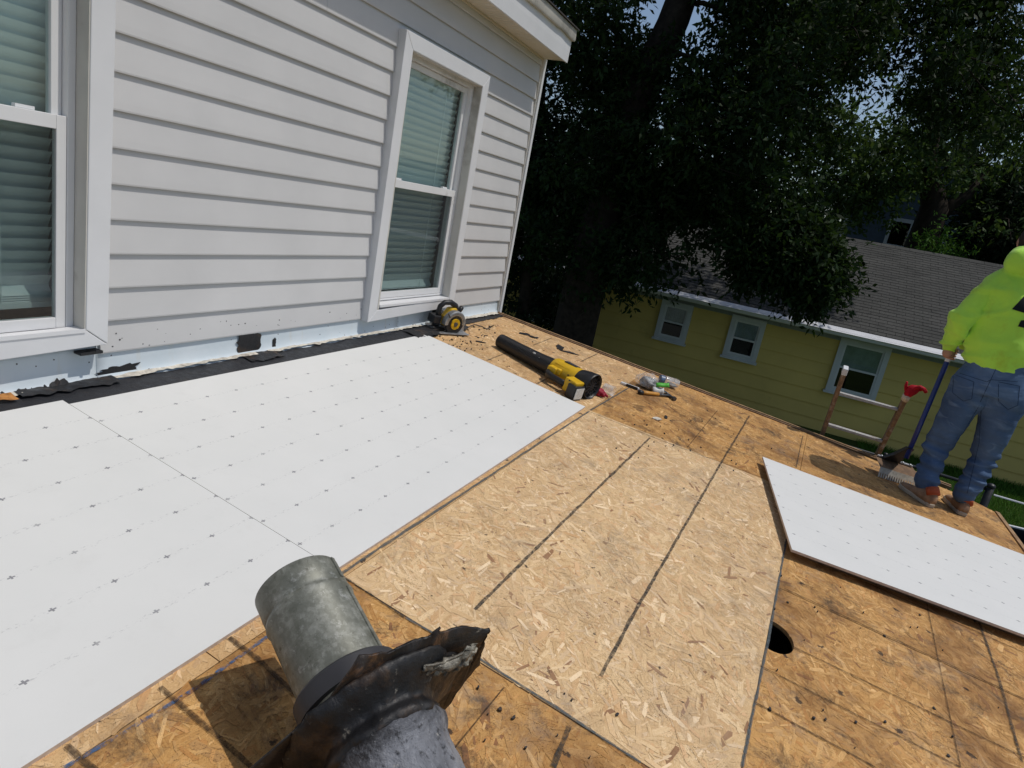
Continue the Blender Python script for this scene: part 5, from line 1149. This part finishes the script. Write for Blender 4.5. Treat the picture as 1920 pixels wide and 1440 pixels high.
# ------------------------------------------------------------------ blue house behind
bh = empty('blue_house', 'dark blue gabled house half hidden by trees beyond the grey shingle ridge', 'house')
BX = 24.0; g0, g1 = -2.9, -8.2; gz = 3.1
gp_ = WX((1668, 322), BX); 
z = -2.75; k = 0
while z < gz:
    mb = MB(); mb.box((BX - .01 + .004 * (k % 2), g1, z), (BX + .05, g0, min(z + .15, gz) - .004)); mb.build('siding_course', 'bluehouse', bh); z += .15; k += 1
mb = MB(); mb.prism([(g0, gz), (g1, gz), ((g0 + g1) / 2, 5.0)], BX, BX + .05, lambda a, b, d: (d, a, b)); mb.build('gable', 'bluehouse', bh)
mb = MB(); mb.box((BX + .051, g1 + .02, -2.75), (BX + 7, g0 - .02, gz)); mb.build('wall_core', 'bluehouse', bh)
for s, ye in ((1, g0 + .45), (-1, g1 - .45)):
    ym = (g0 + g1) / 2; mb = MB(); mb.add([(BX - .5, ye, gz - .28), (BX - .5, ym, 5.12), (BX + 7.4, ym, 5.12), (BX + 7.4, ye, gz - .28), (BX - .5, ye, gz - .42), (BX - .5, ym, 4.98), (BX + 7.4, ym, 4.98), (BX + 7.4, ye, gz - .42)], [(0, 1, 2, 3), (4, 7, 6, 5), (0, 4, 5, 1), (0, 3, 7, 4)]); mb.build('roof_slope', 'darkroof', bh)
mb = MB(); mb.box((BX - .04, g0 - .09, -2.75), (BX - .012, g0 + .02, gz)); mb.build('corner_board', 'greytrim', bh)
for ya in (-4.2, -5.2, -6.6):
    w = bpy.data.objects.new('window', None); COL.objects.link(w); w.parent = bh
    mb = MB(); mb.box((BX - .06, ya - .72, 1.0), (BX - .012, ya - .62, 2.75)).box((BX - .06, ya - .1, 1.0), (BX - .012, ya, 2.75)).box((BX - .06, ya - .62, 2.63), (BX - .012, ya - .1, 2.75)).box((BX - .06, ya - .62, 1.0), (BX - .012, ya - .1, 1.1)).box((BX - .05, ya - .62, 1.85), (BX - .012, ya - .1, 1.91)); mb.build('window_frame', 'greytrim', w)
    mb = MB(); mb.box((BX - .03, ya - .62, 1.1), (BX - .013, ya - .1, 2.63)); mb.build('pane', 'glass_dark', w)

# ------------------------------------------------------------------ trees
def leaves(centres, sizes, per, leaf, droop=.5, seed=0, density_edge=.35):
    """leaf faces spread through clumps: centres (n,3), sizes (n,3) radii"""
    r = np.random.default_rng(seed); C = np.repeat(np.asarray(centres), per, 0); S = np.repeat(np.asarray(sizes), per, 0); n = len(C)
    # leaves hang on short twigs so they bunch
    ntw = max(1, per // 14); tw = r.normal(size=(len(centres) * ntw, 3)); tw /= np.linalg.norm(tw, axis=1)[:, None]; tw *= (r.random((len(tw), 1)) ** density_edge)
    idx = np.repeat(np.arange(len(centres)) * ntw, per) + r.integers(0, ntw, n)
    base = C + tw[idx] * S
    dirw = r.normal(size=(len(tw), 3)); dirw[:, 2] -= droop * 1.2; dirw /= np.linalg.norm(dirw, axis=1)[:, None]
    P = base + dirw[idx] * (r.random((n, 1)) * .40 * (leaf / .1)) + r.normal(size=(n, 3)) * leaf * .35
    d = dirw[idx] * .7 + r.normal(size=(n, 3)) * .75; d[:, 2] -= droop * .5; d /= np.linalg.norm(d, axis=1)[:, None]
    q = np.cross(d, r.normal(size=(n, 3))); q /= np.linalg.norm(q, axis=1)[:, None]
    l = leaf * (.65 + .7 * r.random((n, 1))); w = l * .21; nn = np.cross(d, q)
    V = np.stack([P, P + d * l * .45 + q * w + nn * l * .05, P + d * l, P + d * l * .45 - q * w + nn * l * .05], 1).reshape(-1, 3)
    return V
def leaf_object(name, V, mat, parent):
    n = len(V) // 4; me = bpy.data.meshes.new(name); me.vertices.add(len(V)); me.vertices.foreach_set('co', V.astype(np.float32).ravel())
    me.loops.add(len(V)); me.loops.foreach_set('vertex_index', np.arange(len(V), dtype=np.int32)); me.polygons.add(n); me.polygons.foreach_set('loop_start', np.arange(0, len(V), 4, dtype=np.int32)); me.polygons.foreach_set('loop_total', np.full(n, 4, np.int32))
    me.update(calc_edges=True); me.validate(); me.materials.append(MAT[mat]); o = bpy.data.objects.new(name, me); COL.objects.link(o); o.parent = parent; return o
def wiggle(a, b, n, amp, seed):
    a, b = Vector(a), Vector(b); L_ = (b - a).length
    return [a + (b - a) * t + Vector((mnoise.noise(Vector((t * 3, seed, 0))), mnoise.noise(Vector((t * 3, seed, 5))), mnoise.noise(Vector((t * 3, seed, 9))) * .5)) * amp * L_ * math.sin(math.pi * min(1, t * 1.0)) for t in np.linspace(0, 1, n)]
def tree(name, label, trunk_path, trunk_r, clumps, sizes, per, leaf, mat, seed, limbs=True, droop=.5, group=None):
    t = empty(name, label, 'tree', Matrix.Identity(4), group)
    mb = MB(); pts = []
    for i in range(len(trunk_path) - 1):
        a, b = Vector(trunk_path[i]), Vector(trunk_path[i + 1]); pts += [a + (b - a) * s for s in np.linspace(0, 1, 6)[:-1]]
    pts.append(Vector(trunk_path[-1])); rr = np.interp(np.linspace(0, 1, len(pts)), np.linspace(0, 1, len(trunk_r)), trunk_r)
    rings = []; n = 18
    for p, r_ in zip(pts, rr): rings.append([p + Vector((math.cos(2 * math.pi * j / n), math.sin(2 * math.pi * j / n), 0)) * r_ * (1 + .14 * mnoise.noise(Vector((math.cos(2 * math.pi * j / n) * 2.5, math.sin(2 * math.pi * j / n) * 2.5, p.z * .7 + seed)))) for j in range(n)])
    mb.loft(rings); mb.build('trunk', 'bark', t, smooth=True)
    if limbs:
        mb = MB(); k0 = len(pts) // 2; nodes = [(p, max(.03, r_ * .55)) for p, r_ in list(zip(pts, rr))[k0:]]
        axis = Vector(pts[int(len(pts) * .7)]); order = sorted(range(len(clumps)), key=lambda i: (Vector(clumps[i]) - axis).length)
        for i in order:                                   # every bough grows from the nearest older one
            c = Vector(clumps[i]); j = min(range(len(nodes)), key=lambda q: (nodes[q][0] - c).length + (.9 if nodes[q][0].z > c.z + .2 else 0))
            p0, r0 = nodes[j]; L_ = (c - p0).length; r0 = min(r0, .020 + .022 * L_); r1 = max(.010, r0 * .55); w_ = wiggle(p0, c, 9, .22, i * 1.7 + seed)
            mb.tube(w_, np.linspace(r0, r1, 9), 7); nodes.append((c, r1)); nodes.append((w_[4], r0 * .7))
            for q in range(4): mb.tube(wiggle(c, c + Vector(tuple(rng.normal(size=3) * np.array(sizes[i]) * .55)), 4, .2, i * 3.3 + q), np.linspace(.013, .004, 4), 5)
        mb.build('limbs', 'bark', t, smooth=True)
    leaf_object('crown', leaves(clumps, sizes, per, leaf, droop, seed), mat, t)
    return t
def px_clumps(rects, jitter=22, seed=0, skip=()):
    """clump centres: photograph position, with depth from where the tree stands"""
    r = np.random.default_rng(seed); out = []
    for (x0, y0, x1, y1, st, d0, d1) in rects:
        for y in np.arange(y0, y1, st):
            for x in np.arange(x0, x1, st):
                px = (x + r.uniform(-jitter, jitter), y + r.uniform(-jitter, jitter))
                if any((px[0] - a) ** 2 / (rx * rx) + (px[1] - b) ** 2 / (ry * ry) < 1 for a, b, rx, ry in skip): continue
                out.append(tuple(WX(px, r.uniform(d0, d1))))
    return out
gaps = [(1262, 0, 134, 118), (1042, 165, 54, 64), (1655, 195, 74, 132), (1392, 72, 40, 36)]
TB = Vector((10.2, 1.36, -2.75)); th_ = WX((1110, 470), 10.1); tf = WX((1195, 190), 10.3); tt1 = WX((1262, 40), 10.4); tt2 = WX((1330, -150), 10.6)
cl = px_clumps([(975, -60, 1180, 470, 62, 9.2, 12.4), (1180, 40, 1510, 400, 62, 9.0, 12.4), (1180, -70, 1620, 90, 66, 9.5, 12.8), (1180, 390, 1400, 450, 62, 9.6, 11.0)], 24, 3, gaps)
cl += px_clumps([(960, -640, 1790, -110, 92, 9.0, 15.0)], 40, 4, [(1290, -100, 140, 170)])  # upper crown out of view, put in dense to shade the foliage below
cl += px_clumps([(1560, -60, 1930, 215, 66, 10.5, 14.5)], 28, 6, gaps)
cl += px_clumps([(1120, 490, 1270, 520, 60, 9.4, 10.6)], 14, 5)
ncl = len(cl); cl += px_clumps([(1400, 420, 1520, 500, 34, 9.3, 10.0), (1515, 470, 1550, 545, 30, 9.3, 9.8)], 10, 15)
sz = [(.62 + .25 * random.random(), .62 + .25 * random.random(), .48 + .2 * random.random()) for _ in cl]
sz = sz[:ncl] + [(.26, .26, .24)] * (len(cl) - ncl)
tree('shade_tree', 'tall shade tree with thick dark trunk in front of the yellow house', [TB, th_, tf, tt1, tt2, tt2 + Vector((.6, -.6, 2.6))], [.46, .34, .29, .25, .2, .08], cl, sz, 1150, .115, 'leaf', 11)
# second big limb forking to the other side, kept with its own small tree beyond the house corner
cl = px_clumps([(950, 40, 1060, 640, 50, 10.9, 12.6)], 18, 8, [(1042, 165, 38, 48)])
tree('corner_tree', 'slim dark tree between the grey house corner and the thick trunk', [(11.2, 2.9, -2.75), (11.2, 2.8, -1), WX((1010, 330), 11.4), WX((1020, 120), 11.5)], [.16, .13, .10, .04], cl, [(.6, .6, .5)] * len(cl), 560, .12, 'leaf_dark', 21)
# tree behind the shingle ridge
cl = px_clumps([(1700, 190, 1920, 320, 52, 18.5, 21.5), (1570, 230, 1720, 300, 50, 19, 21), (1680, 300, 1760, 350, 44, 19, 20.5), (1830, 300, 1930, 420, 52, 19, 22), (1590, 330, 1680, 380, 48, 18.6, 19.6), (1555, 235, 1690, 400, 44, 18.4, 20)], 18, 9, [(1650, 175, 56, 85), (1712, 345, 46, 46), (1800, 365, 52, 48)])
tree('forked_tree', 'forked tree standing behind the grey shingle ridge', [(20, -4.75, -2.75), WX((1728, 455), 20), WX((1752, 390), 20), WX((1742, 290), 20), WX((1760, 180), 20)], [.42, .40, .34, .22, .1], cl, [(.95, .95, .7)] * len(cl), 330, .17, 'leaf2', 31)
mb = MB(); mb.tube([WX((1750, 420), 20.05), WX((1782, 385), 20.1), WX((1815, 365), 20.2), WX((1850, 320), 20.4)], [.18, .16, .12, .06], 10); mb.build('fork', 'bark', bpy.data.objects['forked_tree'], smooth=True)
# dense evergreens closing the view behind the ridge, one bush
for i, (px, x, h_, w_) in enumerate((((1835, 470), 21.5, 3.6, 1.5), ((1900, 480), 20.5, 3.8, 1.6), ((1780, 470), 26.0, 3.4, 1.6))):
    b = WX(px, x); r = np.random.default_rng(50 + i); cc = [(b.x + r.uniform(-w_, w_) * (1 - t * .6), b.y + r.uniform(-w_, w_) * (1 - t * .6), -2.6 + (b.z + h_ * .55 + 2.6) * t) for t in np.linspace(0, 1, 34)]
    tree('evergreen', ('dense dark evergreen behind the shingle ridge near the worker', 'dense dark evergreen rising beyond the worker\'s hood', 'dark evergreen beside the blue house gable')[i], [(b.x, b.y, -2.75), (b.x, b.y, b.z + h_ * .5)], [.2, .05], cc, [(.8, .8, .6)] * len(cc), 620, .16, 'leaf_dark', 60 + i, limbs=False, group='evergreens behind the ridge')
b = WX((1772, 462), 19.0); cc = [tuple(b + Vector((rng.uniform(-.3, .3), rng.uniform(-.4, .4), -.9 + .25 * i))) for i in range(5)]
bush = empty('garden_bush', 'bright green bush just above the shingle ridge', 'bush', Matrix.Identity(4)); leaf_object('foliage', leaves(cc, [(.42, .42, .3)] * 5, 420, .11, .2, 71), 'grassblade', bush)
mb = MB(); [mb.tube(wiggle((b.x, b.y, -2.75), c, 6, .1, i), np.linspace(.03, .008, 6), 6) for i, c in enumerate(cc)]; mb.build('stems', 'bark', bush)
# far trees along the horizon
for i in range(13):
    x = 34 + (i * 37 % 13); y = 24 - i * 3.4; h_ = 3.2 + (i * 53 % 10) * .28; r = np.random.default_rng(90 + i)
    cc = [(x + r.uniform(-2.2, 2.2), y + r.uniform(-2.4, 2.4), r.uniform(-1.5, h_ - 1)) for _ in range(26)]
    tree('far_tree', 'leafy tree in the far row closing the horizon behind the blue house', [(x, y, -2.75), (x, y, h_ - 1)], [.3, .08], cc, [(1.5, 1.5, 1.1)] * 26, 240, .32, 'leaf_dark' if i % 3 else 'leaf', 100 + i, limbs=False, group='far row of trees')

# ------------------------------------------------------------------ fence, lawn, black bin
fe = empty('chain_fence', 'black chain-link fence in front of the yellow house', 'fence')
fA, fB = Vector((9.0, 1.0, -1.4)), Vector((8.35, -5.05, -1.4))
mb = MB(); mb.tube([fA, fB], .022, 8); mb.build('top_rail', 'chain', fe, smooth=True)
for t in (0, .2, .4, .6, .8, 1.0):
    p = fA + (fB - fA) * t; mb = MB(); mb.tube([(p.x, p.y, -2.75), (p.x, p.y, -1.36)], .024 if t < 1 else .045, 10); mb.build('post', 'chain', fe, smooth=True)
    mb = MB(); mb.ball((p.x, p.y, -1.35), .034 if t < 1 else .055, (1, 1, .7), 10, 6); mb.build('post_cap', 'chain', fe, smooth=True)
mb = MB(); n = 90; vs = []
for s in (1, -1):
    for i in range(-14, n):
        t0 = i / n; t1 = (i + 14) / n
        a, b = (t0, t1) if s > 0 else (t1, t0); p, q = fA + (fB - fA) * a, fA + (fB - fA) * b; p = Vector((p.x, p.y, -2.42)); q = Vector((q.x, q.y, -1.42)); 
        c0_, c1_ = max(0, -a / (b - a)) if b > a else 0, 1
        if not (0 <= t0 and t1 <= 1): continue
        mb.tube([p, q], .0022, 3, False)
o = mb.build('wire_mesh', 'wire', fe); o['kind'] = 'stuff'
fe2 = empty('wire_fence', 'thin pale wire fence running past the black corner post over the lawn', 'fence')
for z_ in (-1.45, -2.0): mb = MB(); mb.tube([(8.35, -5.11, z_), (8.2, -9.5, z_)], .012, 7); mb.build('strand', 'gutter', fe2)
mb = MB(); mb.tube([(8.2, -9.5, -2.75), (8.2, -9.5, -1.4)], .03, 8); mb.build('post', 'chain', fe2)
r = np.random.default_rng(5); n = 60000; xs = r.uniform(7.5, 12.95, n); P = np.stack([xs, r.uniform(-10.0, -4.0, n), np.array([gnd(x) for x in xs]) - .004], 1); keep = P[:, 0] < 12.95; P = P[keep]; n = len(P)
d = np.stack([r.normal(size=n) * .4, r.normal(size=n) * .4, np.ones(n)], 1); q = np.stack([r.normal(size=n), r.normal(size=n), np.zeros(n)], 1); q /= np.linalg.norm(q, axis=1)[:, None]; l = r.uniform(.04, .10, (n, 1))
V = np.stack([P - q * .006, P + q * .006, P + d * l + q * .002, P + d * l - q * .002], 1).reshape(-1, 3)
gr = leaf_object('grass', V, 'grassblade', None); tag(gr, 'sunlit green grass of the yard below the roof corner', 'grass', kind='stuff')
bp = WZ((1912, 1010), -1.72); bn = empty('storage_bin', 'black open bin with pale rim standing on the lawn by the roof corner', 'bin', Matrix.Translation((bp.x, bp.y, gnd(bp.x) + .004)) @ Matrix.Rotation(R(12), 4, 'Z'))
mb = MB(); w_, h_ = .36, -1.72 - gnd(bp.x)
mb.box((-w_, -w_, 0), (w_, w_, .03)).box((-w_, -w_, .03), (-w_ + .02, w_, h_)).box((w_ - .02, -w_, .03), (w_, w_, h_)).box((-w_ + .02, -w_, .03), (w_ - .02, -w_ + .02, h_)).box((-w_ + .02, w_ - .02, .03), (w_ - .02, w_, h_)); mb.build('bin_body', 'black', bn)
for lo, hi in (((-w_ - .02, -w_ - .02), (-w_ + .02, w_ + .02)), ((w_ - .02, -w_ - .02), (w_ + .02, w_ + .02)), ((-w_ + .021, -w_ - .02), (w_ - .021, -w_ + .02)), ((-w_ + .021, w_ - .02), (w_ - .021, w_ + .02))):
    mb = MB(); mb.box((*lo, h_ + .001), (*hi, h_ + .022)); mb.build('rim', 'gutter', bn, bevel=.004)
# walls that carry the low roof
pw = empty('porch_wall', 'yellowed wall below the low roof edge', 'wall')
mb = MB(); mb.box((-4.4, -3.75, -2.75), (3.7, -3.65, -.78)); mb.build('front_wall', 'vinyl', pw)
mb = MB(); mb.add([(3.62, .1, -2.75), (3.72, .1, -2.75), (3.72, -3.64, -2.75), (3.62, -3.64, -2.75), (3.62, .1, -.30), (3.72, .1, -.30), (3.72, -3.64, -.80), (3.62, -3.64, -.80)], [(0, 1, 5, 4), (1, 2, 6, 5), (2, 3, 7, 6), (3, 0, 4, 7), (4, 5, 6, 7), (0, 3, 2, 1)]); mb.build('side_wall', 'vinyl', pw)
pw['label'] = 'grey siding walls holding up the low roof of OSB sheets'
